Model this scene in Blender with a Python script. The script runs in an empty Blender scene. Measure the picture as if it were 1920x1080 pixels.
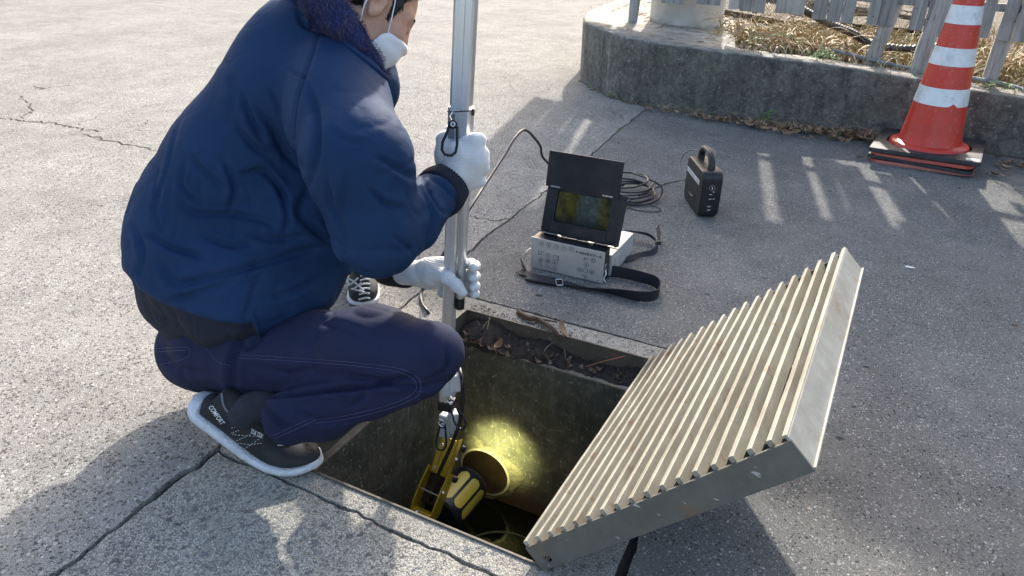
import bpy, bmesh, math, random
import numpy as np
from mathutils import Vector, Matrix, Quaternion
random.seed(7); rng = np.random.default_rng(7)
S = bpy.context.scene
COL = S.collection
# ---------------------------------------------------------------- camera
CAM_R = np.array([[0.888339, -0.223252, 0.401263], [0.458785, 0.394898, -0.795973], [0.019245, 0.891187, 0.453228]])
CAM_O = np.array([1.02401, -0.92433, 1.1]); FPX = 1370.0
cam_data = bpy.data.cameras.new('camera'); cam = bpy.data.objects.new('camera', cam_data); COL.objects.link(cam)
cam_data.sensor_width = 36.0; cam_data.lens = FPX / 1920 * 36.0; cam_data.clip_start = 0.05; cam_data.clip_end = 300
m4 = Matrix.Identity(4)
for i in range(3):
    for j in range(3): m4[i][j] = CAM_R[i, j]
    m4[i][3] = CAM_O[i]
cam.matrix_world = m4; S.camera = cam
# ---------------------------------------------------------------- sky and sun
SUN_EL = math.radians(28.5); SUN_H = np.array([-0.225, 0.974]); SUN_H = SUN_H / np.linalg.norm(SUN_H)
world = bpy.data.worlds.new('World'); S.world = world; world.use_nodes = True
wn = world.node_tree; bg = wn.nodes['Background']
sky = wn.nodes.new('ShaderNodeTexSky'); sky.sky_type = 'NISHITA'; sky.sun_disc = False
sky.sun_elevation = SUN_EL; sky.sun_rotation = math.atan2(SUN_H[0], SUN_H[1]); sky.air_density = 1.0; sky.dust_density = 4.0; sky.ozone_density = 1.3
wn.links.new(sky.outputs[0], bg.inputs[0]); bg.inputs[1].default_value = 0.15
sd = bpy.data.lights.new('sun', 'SUN'); sd.energy = 2.4; sd.angle = math.radians(1.0); sd.color = (1.0, 0.97, 0.93)
sun = bpy.data.objects.new('sun', sd); COL.objects.link(sun)
sdir = Vector((SUN_H[0] * math.cos(SUN_EL), SUN_H[1] * math.cos(SUN_EL), math.sin(SUN_EL)))
sun.rotation_euler = sdir.to_track_quat('Z', 'Y').to_euler()
S.view_settings.view_transform = 'Standard'; S.view_settings.look = 'None'; S.view_settings.gamma = 1
S.view_settings.use_curve_mapping = False; S.view_settings.use_white_balance = True; S.view_settings.white_balance_temperature = 6750; S.view_settings.white_balance_tint = 10; S.view_settings.exposure = 1.66
S.cycles.max_bounces = 8; S.cycles.use_denoising = True
try: S.cycles.denoiser = 'OPENIMAGEDENOISE'
except Exception: pass
# ---------------------------------------------------------------- helpers
def V(*a): return np.array(a, float)
def ray(px, py): return CAM_R @ np.array([px - 960.0, -(py - 540.0), -FPX])
def G(px, py, z=0.0):
    d = ray(px, py); return CAM_O + d * (z - CAM_O[2]) / d[2]
def RY(px, py, y):
    d = ray(px, py); return CAM_O + d * (y - CAM_O[1]) / d[1]
def RX(px, py, x):
    d = ray(px, py); return CAM_O + d * (x - CAM_O[0]) / d[0]
FN = np.array([.3, 1.0, 0.0]); FC = 4.32
def FP(px, py, off=0.0):
    d = ray(px, py); return CAM_O + d * (FC + off - FN @ CAM_O) / (FN @ d)
def PX(p):
    c = (np.asarray(p, float) - CAM_O) @ CAM_R
    return 960 + FPX * c[..., 0] / -c[..., 2], 540 - FPX * c[..., 1] / -c[..., 2]

def link(name, me, m=None, parent=None, **kw):
    o = bpy.data.objects.new(name, me); COL.objects.link(o)
    if m is not None and me is not None: me.materials.append(m)
    if parent is not None: o.parent = parent
    for k, v in kw.items(): o[k] = v
    return o
def empty(name, loc, label=None, cat=None, group=None, rz=0.0):
    o = bpy.data.objects.new(name, None); COL.objects.link(o); o.location = loc; o.rotation_euler = (0, 0, rz)
    o.empty_display_size = .1
    tag(o, label, cat, group); bpy.context.view_layer.update(); return o
def tag(o, label=None, cat=None, group=None, kind=None):
    for k, v in (('label', label), ('category', cat), ('group', group), ('kind', kind)):
        if v: o[k] = v
    return o
def np_mesh(name, v, f, smooth=False):
    me = bpy.data.meshes.new(name); me.from_pydata([tuple(map(float, x)) for x in v], [], [tuple(int(i) for i in x) for x in f])
    if smooth: me.polygons.foreach_set('use_smooth', [True] * len(me.polygons))
    me.update(); return me
class MB:
    """collects primitives into one mesh"""
    def __init__(s): s.v = []; s.f = []
    def add(s, v, f):
        n = len(s.v); s.v += [tuple(map(float, x)) for x in v]; s.f += [tuple(int(i) + n for i in q) for q in f]; return s
    def box(s, c, size, M=None, bev=0.0):
        x, y, z = [a / 2 for a in size]; b = min(bev, x * .9, y * .9, z * .9); vs = []; M = np.eye(3) if M is None else np.asarray(M)
        if b <= 0:
            P = [(-x, -y, -z), (x, -y, -z), (x, y, -z), (-x, y, -z), (-x, -y, z), (x, -y, z), (x, y, z), (-x, y, z)]
            F = [(0, 3, 2, 1), (4, 5, 6, 7), (0, 1, 5, 4), (1, 2, 6, 5), (2, 3, 7, 6), (3, 0, 4, 7)]
        else:
            bm = bmesh.new(); bmesh.ops.create_cube(bm, size=1.0)
            for q in bm.verts: q.co = Vector((q.co.x * 2 * x, q.co.y * 2 * y, q.co.z * 2 * z))
            bmesh.ops.bevel(bm, geom=bm.edges[:] , offset=b, segments=2, profile=.5, affect='EDGES')
            bm.verts.index_update(); P = [tuple(q.co) for q in bm.verts]; F = [tuple(q.index for q in p.verts) for p in bm.faces]; bm.free()
        P = np.array(P) @ M.T + np.asarray(c, float)
        return s.add(P, F)
    def tube(s, pts, r, n=10, cap=True, closed=False):
        pts = [np.asarray(p, float) for p in pts]; N = len(pts); rr = r if hasattr(r, '__len__') else [r] * N
        T = []
        for i in range(N):
            a = pts[(i - 1) % N] if closed or i > 0 else pts[0]; b = pts[(i + 1) % N] if closed or i < N - 1 else pts[-1]
            t = b - a; T.append(t / (np.linalg.norm(t) + 1e-12))
        u = np.cross(T[0], (0, 0, 1.0)); u = u if np.linalg.norm(u) > .1 else np.cross(T[0], (1.0, 0, 0)); u /= np.linalg.norm(u)
        vs = []
        for i in range(N):
            u = u - T[i] * (u @ T[i]); u /= np.linalg.norm(u); w = np.cross(T[i], u)
            for k in range(n):
                a = 2 * math.pi * k / n; vs.append(pts[i] + rr[i] * (math.cos(a) * u + math.sin(a) * w))
        fs = []
        for i in range(N if closed else N - 1):
            j = (i + 1) % N
            for k in range(n): fs.append((i * n + k, i * n + (k + 1) % n, j * n + (k + 1) % n, j * n + k))
        if cap and not closed: fs.append(tuple(range(n))[::-1]); fs.append(tuple((N - 1) * n + k for k in range(n)))
        return s.add(vs, fs)
    def lathe(s, prof, c=(0, 0, 0), M=None, n=32, a0=0, a1=2 * math.pi):
        M = np.eye(3) if M is None else np.asarray(M); full = abs(a1 - a0 - 2 * math.pi) < 1e-6; K = n if full else n + 1
        vs = []
        for k in range(K):
            a = a0 + (a1 - a0) * k / n
            for r, z in prof: vs.append(M @ np.array([r * math.cos(a), r * math.sin(a), z]) + np.asarray(c, float))
        L = len(prof); fs = []
        for k in range(n):
            j = (k + 1) % K
            for i in range(L - 1): fs.append((k * L + i, j * L + i, j * L + i + 1, k * L + i + 1))
        return s.add(vs, fs)
    def prism(s, poly, a, b, M=None, c=(0, 0, 0)):
        """2-D polygon (x,y) extruded z from a to b"""
        M = np.eye(3) if M is None else np.asarray(M); n = len(poly)
        vs = [M @ np.array([p[0], p[1], z]) + np.asarray(c, float) for z in (a, b) for p in poly]
        fs = [tuple(range(n))[::-1], tuple(range(n, 2 * n))] + [(i, (i + 1) % n, n + (i + 1) % n, n + i) for i in range(n)]
        return s.add(vs, fs)
    def ribbon(s, pts, side, w, th=.0015):
        pts = [np.asarray(p, float) for p in pts]; N = len(pts); vs = []
        for i in range(N):
            t = pts[min(i + 1, N - 1)] - pts[max(i - 1, 0)]; sd_ = np.asarray(side[i] if hasattr(side[0], '__len__') else side, float)
            sd_ = sd_ / np.linalg.norm(sd_); nn = np.cross(t, sd_); nn /= (np.linalg.norm(nn) + 1e-9)
            for a, b in ((-1, -1), (1, -1), (1, 1), (-1, 1)): vs.append(pts[i] + sd_ * a * w / 2 + nn * b * th / 2)
        fs = [(0, 1, 2, 3), tuple(4 * (N - 1) + k for k in (3, 2, 1, 0))]
        for i in range(N - 1):
            for k in range(4): fs.append((4 * i + k, 4 * i + 4 + k, 4 * i + 4 + (k + 1) % 4, 4 * i + (k + 1) % 4))
        return s.add(vs, fs)
    def build(s, name, m, parent=None, smooth=False, auto=None, bev=0, **kw):
        me = np_mesh(name, s.v, s.f, smooth or auto is not None); bm = bmesh.new(); bm.from_mesh(me)
        bmesh.ops.recalc_face_normals(bm, faces=bm.faces); bm.to_mesh(me); bm.free()
        if auto is not None: me.set_sharp_from_angle(angle=math.radians(auto))
        o = link(name, me, m, None, **kw)
        if parent is not None: adopt(o, parent)
        if bev:
            b = o.modifiers.new('edge', 'BEVEL'); b.width = bev; b.segments = 2; b.limit_method = 'ANGLE'; b.angle_limit = .6
        return o
def adopt(o, parent):
    o.parent = parent; o.matrix_parent_inverse = world_of(parent).inverted(); return o
def world_of(o):
    m = o.matrix_basis.copy()
    if o.parent: m = world_of(o.parent) @ o.matrix_parent_inverse @ m
    return m
def spline(pts, n=8, closed=False):
    pts = [np.asarray(p, float) for p in pts]; N = len(pts); out = []
    for i in range(N if closed else N - 1):
        g = (lambda k: pts[k % N]) if closed else (lambda k: pts[min(max(k, 0), N - 1)])
        p0, p1, p2, p3 = g(i - 1), g(i), g(i + 1), g(i + 2)
        for k in range(n):
            t = k / n; out.append(.5 * ((2 * p1) + (-p0 + p2) * t + (2 * p0 - 5 * p1 + 4 * p2 - p3) * t * t + (-p0 + 3 * p1 - 3 * p2 + p3) * t ** 3))
    if not closed: out.append(pts[-1])
    return out
# ---------------------------------------------------------------- material builder
class NT:
    def __init__(s, name, rough=.6, metal=0.0, base=(.5, .5, .5), spec=None):
        s.m = bpy.data.materials.new(name); s.m.use_nodes = True; s.t = s.m.node_tree; s.b = s.t.nodes['Principled BSDF']
        s.b.inputs['Base Color'].default_value = (*base, 1); s.b.inputs['Roughness'].default_value = rough; s.b.inputs['Metallic'].default_value = metal
        if spec is not None: s.b.inputs['Specular IOR Level'].default_value = spec
        s.co = s.t.nodes.new('ShaderNodeTexCoord').outputs['Object']
        geo = s.t.nodes.new('ShaderNodeNewGeometry'); s.pos = geo.outputs['Position']; s.normal = geo.outputs['Normal']; s.island = geo.outputs['Random Per Island']
        s.lastb = None
    def n(s, typ, props=None, **inp):
        nd = s.t.nodes.new(typ)
        for k, v in (props or {}).items(): setattr(nd, k, v)
        for k, v in inp.items():
            key = int(k[1:]) if k[0] == 'i' and k[1:].isdigit() else k.replace('_', ' ')
            so = nd.inputs[key]
            if isinstance(v, bpy.types.NodeSocket): s.t.links.new(v, so)
            elif isinstance(v, (tuple, list)) and len(v) == 3 and so.type == 'RGBA': so.default_value = (*v, 1)
            else: so.default_value = v
        return nd
    def noise(s, scale, detail=4, rough=.55, vec=None, out=0, dist=0.0):
        return s.n('ShaderNodeTexNoise', Vector=vec or s.co, Scale=scale, Detail=detail, Roughness=rough, Distortion=dist).outputs[out]
    def vor(s, scale, feature='F1', out='Distance', vec=None, rnd=1.0):
        return s.n('ShaderNodeTexVoronoi', {'feature': feature}, Vector=vec or s.co, Scale=scale, Randomness=rnd).outputs[out]
    def ramp(s, fac, stops, interp='LINEAR'):
        nd = s.t.nodes.new('ShaderNodeValToRGB'); s.t.links.new(fac, nd.inputs[0]); nd.color_ramp.interpolation = interp
        e = nd.color_ramp.elements
        while len(e) < len(stops): e.new(.5)
        for i, (p, c) in enumerate(stops):
            e[i].position = p; e[i].color = (c, c, c, 1) if isinstance(c, (int, float)) else (*c, 1)
        return nd.outputs[0]
    def mix(s, fac, a, b, blend='MIX'):
        nd = s.t.nodes.new('ShaderNodeMix'); nd.data_type = 'RGBA'; nd.blend_type = blend
        for v, k in ((fac, 0), (a, 6), (b, 7)):
            if isinstance(v, bpy.types.NodeSocket): s.t.links.new(v, nd.inputs[k])
            elif k == 0: nd.inputs[0].default_value = v
            else: nd.inputs[k].default_value = (*v, 1) if not isinstance(v, (int, float)) else (v, v, v, 1)
        return nd.outputs[2]
    def math(s, op, a, b=0.0, clamp=False):
        nd = s.t.nodes.new('ShaderNodeMath'); nd.operation = op; nd.use_clamp = clamp
        for i, v in enumerate((a, b)):
            if isinstance(v, bpy.types.NodeSocket): s.t.links.new(v, nd.inputs[i])
            else: nd.inputs[i].default_value = v
        return nd.outputs[0]
    def scale(s, sc, vec=None, loc=(0, 0, 0), rot=(0, 0, 0)):
        return s.n('ShaderNodeMapping', Vector=vec or s.co, Scale=sc, Location=loc, Rotation=rot).outputs[0]
    def bump(s, h, strength=.5, dist=.002):
        nd = s.n('ShaderNodeBump', Height=h, Strength=strength, Distance=dist)
        if s.lastb is not None: s.t.links.new(s.lastb, nd.inputs['Normal'])
        s.lastb = nd.outputs[0]; s.t.links.new(s.lastb, s.b.inputs['Normal']); return s
    def set(s, key, v):
        if isinstance(v, bpy.types.NodeSocket): s.t.links.new(v, s.b.inputs[key])
        else: s.b.inputs[key].default_value = v if not isinstance(v, tuple) else (*v, 1)
        return s
def simple(name, base, rough=.5, metal=0.0, var=.15, vs=12.0, bump=0.0, bs=120.0, bd=.001, spec=None, rv=.1):
    t = NT(name, rough, metal, base, spec); nz = t.noise(vs, 5)
    t.set('Base Color', t.mix(t.ramp(nz, [(.3, 0.0), (.7, 1.0)]), tuple(c * (1 - var) for c in base), tuple(min(1, c * (1 + var)) for c in base)))
    if rv: t.set('Roughness', t.math('ADD', t.math('MULTIPLY', t.noise(vs * 3, 4), rv * 2), rough - rv))
    if bump: t.bump(t.noise(bs, 4), bump, bd)
    return t.m
def dusty(name, base, dust=(.32, .28, .22), amt=.5, rough=.4, metal=0.0, scale=18.0, bump=0.0, bs=200, spec=None):
    """paint, plastic or rubber with dust and scuffs in patches"""
    t = NT(name, rough, metal, base, spec); a = t.ramp(t.noise(scale, 8, .7), [(.45, 0.0), (.75, amt)]); b = t.ramp(t.noise(scale * 9, 3), [(.62, 0.0), (.72, amt * .7)])
    f = t.math('MAXIMUM', a, b); t.set('Base Color', t.mix(f, base, dust)); t.set('Roughness', t.math('ADD', t.math('MULTIPLY', f, .4), rough))
    if bump: t.bump(t.noise(bs, 4), bump, .001)
    return t.m
# ================================================================ SETTING: ground sheets
GX0, GX1, GY0, GY1 = -4.2, 2.6, -.7, 6.1            # the area of the crack map
IMG = 2600
def crack_map():
    a = np.zeros((IMG, IMG), np.float32); px = (GX1 - GX0) / IMG; py = (GY1 - GY0) / IMG; r = np.random.default_rng(3)
    def stroke(pts, w, amt=1.0, jit=.012):
        pts = [np.array(p[:2]) for p in pts]; fine = [pts[0]]
        for p, q in zip(pts[:-1], pts[1:]):
            k = max(2, int(np.linalg.norm(q - p) / .025))
            for i in range(1, k + 1): fine.append(p + (q - p) * i / k + (r.normal(0, jit, 2) if i < k else 0))
        for p, q in zip(fine[:-1], fine[1:]):
            ww = w * r.uniform(.35, 1.5); m = ww * 3
            i0 = int((min(p[0], q[0]) - m - GX0) / px); i1 = int((max(p[0], q[0]) + m - GX0) / px) + 2
            j0 = int((min(p[1], q[1]) - m - GY0) / py); j1 = int((max(p[1], q[1]) + m - GY0) / py) + 2
            i0, j0 = max(i0, 0), max(j0, 0); i1, j1 = min(i1, IMG), min(j1, IMG)
            if i1 <= i0 or j1 <= j0: continue
            X, Y = np.meshgrid(GX0 + np.arange(i0, i1) * px, GY0 + np.arange(j0, j1) * py)
            d = q - p; t = np.clip(((X - p[0]) * d[0] + (Y - p[1]) * d[1]) / (d @ d + 1e-9), 0, 1)
            D = np.hypot(X - p[0] - t * d[0], Y - p[1] - t * d[1])
            a[j0:j1, i0:i1] = np.maximum(a[j0:j1, i0:i1], amt * np.clip(1.4 - D / ww, 0, 1))
    P = lambda *l: [G(*p) for p in l]
    stroke(P((-60, 214), (0, 222), (53, 229), (104, 231), (118, 237), (154, 241), (181, 247)), .007)
    stroke(P((154, 252), (184, 263), (207, 265), (237, 271), (275, 279), (330, 292)), .0065)
    stroke(P((30, 120), (38, 132), (53, 142), (47, 148), (73, 168), (98, 163), (128, 160)), .008, .8)
    stroke(P((112, 3), (166, 9), (249, 13), (267, 21), (302, 28), (344, 30)), .009, .8, .02)
    stroke(P((329, 13), (341, 18), (350, 26), (400, 28), (459, 40)), .009, .9, .02)
    stroke(P((36, 180), (55, 198), (53, 210), (41, 222)), .006, .7)
    stroke(P((130, 45), (180, 30), (215, 20)), .008, .5, .03); stroke(P((0, 60), (60, 52), (120, 70)), .01, .3, .04)
    stroke(P((888, 406), (912, 411), (934, 414), (962, 409)), .004, .8)
    stroke(P((1140, 200), (1165, 222), (1190, 226)), .004, .4)
    stroke(P((1188, 640), (1240, 654), (1300, 668)), .005, .8)
    for _ in range(26):                                # faint hairline crazing of the old surface
        x, y = r.uniform(-4, -.4), r.uniform(.3, 6); an = r.uniform(0, 6.3); pts = [np.array([x, y])]
        for k in range(r.integers(4, 12)): an += r.normal(0, .5); pts.append(pts[-1] + .06 * np.array([math.cos(an), math.sin(an)]))
        stroke(pts, .0028, r.uniform(.25, .55), .012)
    for _ in range(240):                               # small pits where a stone is missing
        x, y = r.uniform(-4, 2.4), r.uniform(-.6, 6); stroke([np.array([x, y]), np.array([x + r.uniform(.002, .01), y + .003])], r.uniform(.002, .006), r.uniform(.5, 1), .001)
    im = bpy.data.images.new('crack_map', IMG, IMG, float_buffer=False); im.colorspace_settings.name = 'Non-Color'
    buf = np.ones((IMG, IMG, 4), np.float32); buf[..., 0] = buf[..., 1] = buf[..., 2] = a; im.pixels.foreach_set(buf.ravel()); im.update(); im.pack(); return im
CRACKS = crack_map()
def aggregate(name, sc, cols, binder, dens=(.75, .7), bump=.7, bd=.002, cracks=True, patch=(.85, 1.1), spark=.0, tint=None, binder2=None, void=.7):
    """angular stones of several colours bedded in a gritty binder"""
    t = NT(name, .97, 0.0, spec=.08); grit = t.noise(sc * 4.2, 3, .7)
    def layer(s_, dn, warp, off):
        nz = t.n('ShaderNodeTexNoise', Vector=t.co, Scale=s_ * 1.7, Detail=3.0).outputs['Color']; v = t.n('ShaderNodeVectorMath', {'operation': 'SCALE'}, i0=nz, Scale=warp / s_).outputs[0]
        vec = t.n('ShaderNodeVectorMath', {'operation': 'ADD'}, i0=t.scale((1, 1, 1), loc=(off, off, off)), i1=v).outputs[0]
        vo = t.n('ShaderNodeTexVoronoi', {'distance': 'MINKOWSKI'}, Vector=vec, Scale=s_, Exponent=1.4); sp = t.n('ShaderNodeSeparateColor', Color=vo.outputs['Color']).outputs
        size = t.math('MULTIPLY', t.math('ADD', sp[1], .35), .46); m = t.math('SUBTRACT', size, vo.outputs['Distance']); m = t.ramp(m, [(0.0, 0.0), (.07, 1.0)]); m = t.math('MULTIPLY', m, t.math('LESS_THAN', sp[2], dn))
        return m, t.ramp(sp[0], [(i / (len(cols) - 1), c) for i, c in enumerate(cols)])
    mA, cA = layer(sc, dens[0], .9, 0.0); mB, cB_ = layer(sc * 1.9, dens[1], .9, 3.7)
    col = t.mix(t.ramp(grit, [(.38, 0.0), (.58, 1.0)]), tuple(x * .40 for x in binder), binder2 or tuple(min(1, x * 1.35) for x in binder))
    mC, cC = layer(sc * 1.3, .42, 1.6, 9.1); col = t.mix(mB, col, cB_); col = t.mix(mA, col, cA); mV = t.math('MULTIPLY', mC, t.math('SUBTRACT', 1.0, t.math('MULTIPLY', mA, .6))); col = t.mix(t.math('MULTIPLY', mV, void), col, tuple(x * .28 for x in binder)); col = t.mix(1.0, col, t.ramp(t.noise(sc * 6, 2, .6), [(.35, .55), (.65, 1.4)]), 'MULTIPLY')
    col = t.mix(1.0, col, t.ramp(t.noise(1.3, 8, .68), [(.3, patch[0]), (.7, patch[1])]), 'MULTIPLY'); col = t.mix(1.0, col, t.ramp(t.noise(7.0, 5, .65), [(.3, .86), (.7, 1.10)]), 'MULTIPLY')
    if tint: col = t.mix(t.ramp(t.noise(2.2, 6, .65), [(.48, 0.0), (.72, .5)]), col, tint)
    if spark:
        vs = t.n('ShaderNodeTexVoronoi', Vector=t.co, Scale=sc * 1.1); s3 = t.n('ShaderNodeSeparateColor', Color=vs.outputs['Color']).outputs
        m = t.math('MULTIPLY', t.math('GREATER_THAN', s3[2], 1 - spark), t.math('LESS_THAN', vs.outputs['Distance'], t.math('MULTIPLY', s3[0], .30))); col = t.mix(m, col, (.60, .59, .55))
    h = t.math('ADD', t.math('SUBTRACT', t.math('MULTIPLY', mA, .7), t.math('MULTIPLY', mV, .8 * void)), t.math('MULTIPLY', mB, .35)); h = t.math('ADD', h, t.math('MULTIPLY', grit, .6))
    if cracks:
        mp = t.scale((1 / (GX1 - GX0), 1 / (GY1 - GY0), 1), t.pos, loc=(-GX0 / (GX1 - GX0), -GY0 / (GY1 - GY0), 0))
        ti = t.n('ShaderNodeTexImage', Vector=mp); ti.image = CRACKS; ti.extension = 'CLIP'
        cr = t.math('MULTIPLY', ti.outputs[0], t.ramp(t.noise(90, 3), [(.3, .5), (.6, 1.0)])); col = t.mix(cr, col, (.03, .027, .023)); h = t.math('SUBTRACT', h, t.math('MULTIPLY', ti.outputs[0], 2.5))
    t.set('Base Color', col); t.bump(h, bump, bd); return t.m
WORN = [(.16, .155, .145), (.38, .365, .335), (.56, .54, .50), (.30, .29, .265), (.64, .62, .585), (.42, .40, .365), (.20, .197, .19), (.50, .48, .44)]
GREY = [(.15, .148, .143), (.28, .273, .256), (.38, .37, .34), (.22, .216, .21), (.41, .40, .37), (.30, .29, .27), (.18, .178, .174), (.35, .34, .32)]
SLAB = [(.12, .12, .125), (.24, .23, .21), (.40, .385, .34), (.15, .16, .175), (.46, .44, .38), (.27, .255, .225), (.13, .14, .16), (.36, .35, .31)]
M_old = aggregate('old_worn_asphalt', 104, WORN, (.34, .328, .30), (.85, .8), 1.0, .005, void=.95, tint=(.36, .345, .31), patch=(.80, 1.16))
M_asph = aggregate('grey_asphalt', 125, GREY, (.19, .186, .175), (.75, .7), 1.0, .003, spark=.11, void=1.0, tint=(.30, .29, .26), patch=(.82, 1.12))
M_slab = aggregate('exposed_aggregate_concrete', 66, SLAB, (.34, .325, .285), (.85, .8), 1.0, .0036, void=.5, cracks=False, tint=(.30, .285, .235))
M_joint = simple('joint_dirt_and_slit_dark', (.055, .048, .04), .95, var=.4, vs=60, bump=.8, bs=180, bd=.004)  # joint dirt, also the dark of the added sheet under the ribs
def jag(pts, step=.02, amp=.004, seed=1, ends=True, side=0.0):
    r = np.random.default_rng(seed); pts = [np.array(p[:2], float) for p in pts]; out = [pts[0]]; lo = 0.0
    for p, q in zip(pts[:-1], pts[1:]):
        L = np.linalg.norm(q - p); k = max(1, int(L / step)); nrm = np.array([-(q - p)[1], (q - p)[0]]) / (L + 1e-9)
        for i in range(1, k + 1):
            lo = .7 * lo + .3 * r.normal(0, amp * 2); o = lo + r.normal(0, amp * .6) if i < k else lo * .3
            out.append(p + (q - p) * i / k + nrm * (o + side))
    return out
def sheet(name, outer, mat, hole=None, z=0.0, depth=.03):
    bm = bmesh.new(); E = []
    for loop in [outer] + ([hole] if hole else []):
        vs = [bm.verts.new((p[0], p[1], z)) for p in loop]; E += [bm.edges.new((vs[i], vs[(i + 1) % len(vs)])) for i in range(len(vs))]
    bmesh.ops.triangle_fill(bm, edges=E, use_beauty=True)
    bm.normal_update()
    for f in bm.faces:
        if f.normal.z < 0: f.normal_flip()
    be = [e for e in bm.edges if e.is_boundary]; r = bmesh.ops.extrude_edge_only(bm, edges=be)
    for v in [g for g in r['geom'] if isinstance(g, bmesh.types.BMVert)]: v.co.z -= depth
    bmesh.ops.recalc_face_normals(bm, faces=bm.faces); me = bpy.data.meshes.new(name); bm.to_mesh(me); bm.free()
    return link(name, me, mat, kind='structure')
B = [(-.13, -1.6), (-.149, -.45), (-.16, -.2), (-.165, -.044), (-.18, .3), (-.194, .685), (-.196, .829), (-.215, 1.1), (-.239, 1.474), (-.262, 1.95), (-.294, 2.586), (-.34, 3.2), (-.37, 3.75), (-.38, 4.0)]
Bj = jag(B, .022, .0042, 11)
left_edge = [p + np.array([-.003 - .004 * abs(math.sin(3 * p[1] + 1)) - (.009 if p[1] < -.05 else 0) * abs(math.sin(9 * p[1])) ** 3, 0]) for p in Bj]
sheet('asphalt_road', left_edge + [np.array(q) for q in ((40, 4.0), (40, 60), (-40, 60), (-40, -30), (-.13, -30))], M_old)
right_edge = [p + np.array([.004, 0]) for p in Bj if p[1] > .895]
J1 = jag([(.795, -1.6), (.79, -.3), (.785, .056), (.772, .168), (.785, .5), (.788, .89)], .02, .004, 5)
J2 = jag([(.788, .89), (.6, .888), (.4, .89), (.1, .888), (right_edge[0][0], .892)], .02, .002, 6)
sheet('asphalt_pavement', right_edge[::-1] + J2[::-1][1:-1] + J1[::-1] + [np.array(q) for q in ((.795, -30), (40, -30), (40, 4.0))], M_asph)
JL = [p + np.array([.005, 0]) for p in Bj if -.046 < p[1] < .88]
def rect(x0, y0, x1, y1): return [np.array(q) for q in ((x0, y0), (x1, y0), (x1, y1), (x0, y1))]
near = jag([(-.158, -.046), (.1, -.05), (.4, -.058), (.765, -.066)], .02, .0022, 8)
rgt = jag([(.765, -.066), (.758, .168), (.77, .5), (.772, .877)], .02, .002, 9)
far = jag([(.772, .877), (.4, .879), (-.185, .878)], .02, .0015, 10)
sheet('pit_surround_pavement', near[:-1] + rgt[:-1] + far[:-1] + JL[::-1], M_slab, hole=rect(-.006, -.006, .658, .806), depth=.07)
near2 = [p + np.array([0, -.008 - .002 * math.sin(40 * p[0])]) for p in near]
slab_left = [p + np.array([.006, 0]) for p in Bj if p[1] < -.068]
slab_r = [p + np.array([-.014, 0]) for p in J1 if p[1] < -.08]
sheet('concrete_slab', slab_left + [np.array((-.155, near2[0][1]))] + near2[1:] + slab_r[::-1], M_slab, z=-.001, depth=.05)
def strip(pts, w, name, z=-.014):
    mb = MB(); pts = [np.array([p[0], p[1], z]) for p in pts]; L = []; R_ = []
    for i, p in enumerate(pts):
        t = pts[min(i + 1, len(pts) - 1)] - pts[max(i - 1, 0)]; nn = np.array([-t[1], t[0], 0]) / np.linalg.norm(t); L.append(p + nn * w); R_.append(p - nn * w)
    n = len(pts); mb.add(L + R_, [(i, i + 1, n + i + 1, n + i) for i in range(n - 1)]); return mb
js = strip(B, .06, 'j'); js.add(*(lambda m: (m.v, m.f))(strip([(-.16, -.053), (.1, -.057), (.4, -.065), (.8, -.073)], .03, 'k', -.0145)))
js.add(*(lambda m: (m.v, m.f))(strip([(.79, -1.6), (.785, .9)], .04, 'k', -.015))); js.add(*(lambda m: (m.v, m.f))(strip([(.8, .884), (-.2, .885)], .03, 'k', -.0155)))
js.build('joint_soil', M_joint, kind='structure')
# ---------------------------------------------------------------- the pit
M_pit = NT('mossy_pit_concrete', .75)
t = M_pit; zz = t.n('ShaderNodeSeparateXYZ', Vector=t.pos).outputs
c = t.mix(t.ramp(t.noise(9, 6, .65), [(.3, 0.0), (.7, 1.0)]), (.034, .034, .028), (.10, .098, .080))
c = t.mix(t.ramp(t.noise(1, 5, .7, t.scale((26, 26, 3))), [(.52, 0.0), (.75, .8)]), c, (.13, .125, .085))
c = t.mix(t.ramp(t.noise(95, 3, .6, t.scale((1, 1, .5))), [(.62, 0.0), (.69, .8)]), c, (.36, .35, .27)); c = t.mix(t.ramp(t.noise(26, 7, .75), [(.5, 0.0), (.66, .6)]), c, (.17, .165, .12))
c = t.mix(t.ramp(t.noise(4, 4), [(.5, 0.0), (.8, .7)]), c, (.055, .062, .028))
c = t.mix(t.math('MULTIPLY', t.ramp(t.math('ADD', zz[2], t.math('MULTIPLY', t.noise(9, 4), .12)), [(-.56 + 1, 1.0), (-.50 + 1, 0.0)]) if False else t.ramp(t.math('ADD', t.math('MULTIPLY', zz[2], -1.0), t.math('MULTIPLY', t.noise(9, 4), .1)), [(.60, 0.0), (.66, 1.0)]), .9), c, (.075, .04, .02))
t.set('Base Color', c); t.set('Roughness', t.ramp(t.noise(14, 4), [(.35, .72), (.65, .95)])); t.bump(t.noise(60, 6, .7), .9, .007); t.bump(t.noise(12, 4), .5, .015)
M_pitm = t.m
CX0, CX1, CY0, CY1, CZ = .02, .632, .02, .727, -.66
PC = (.110, -.540); PR = .093
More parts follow.
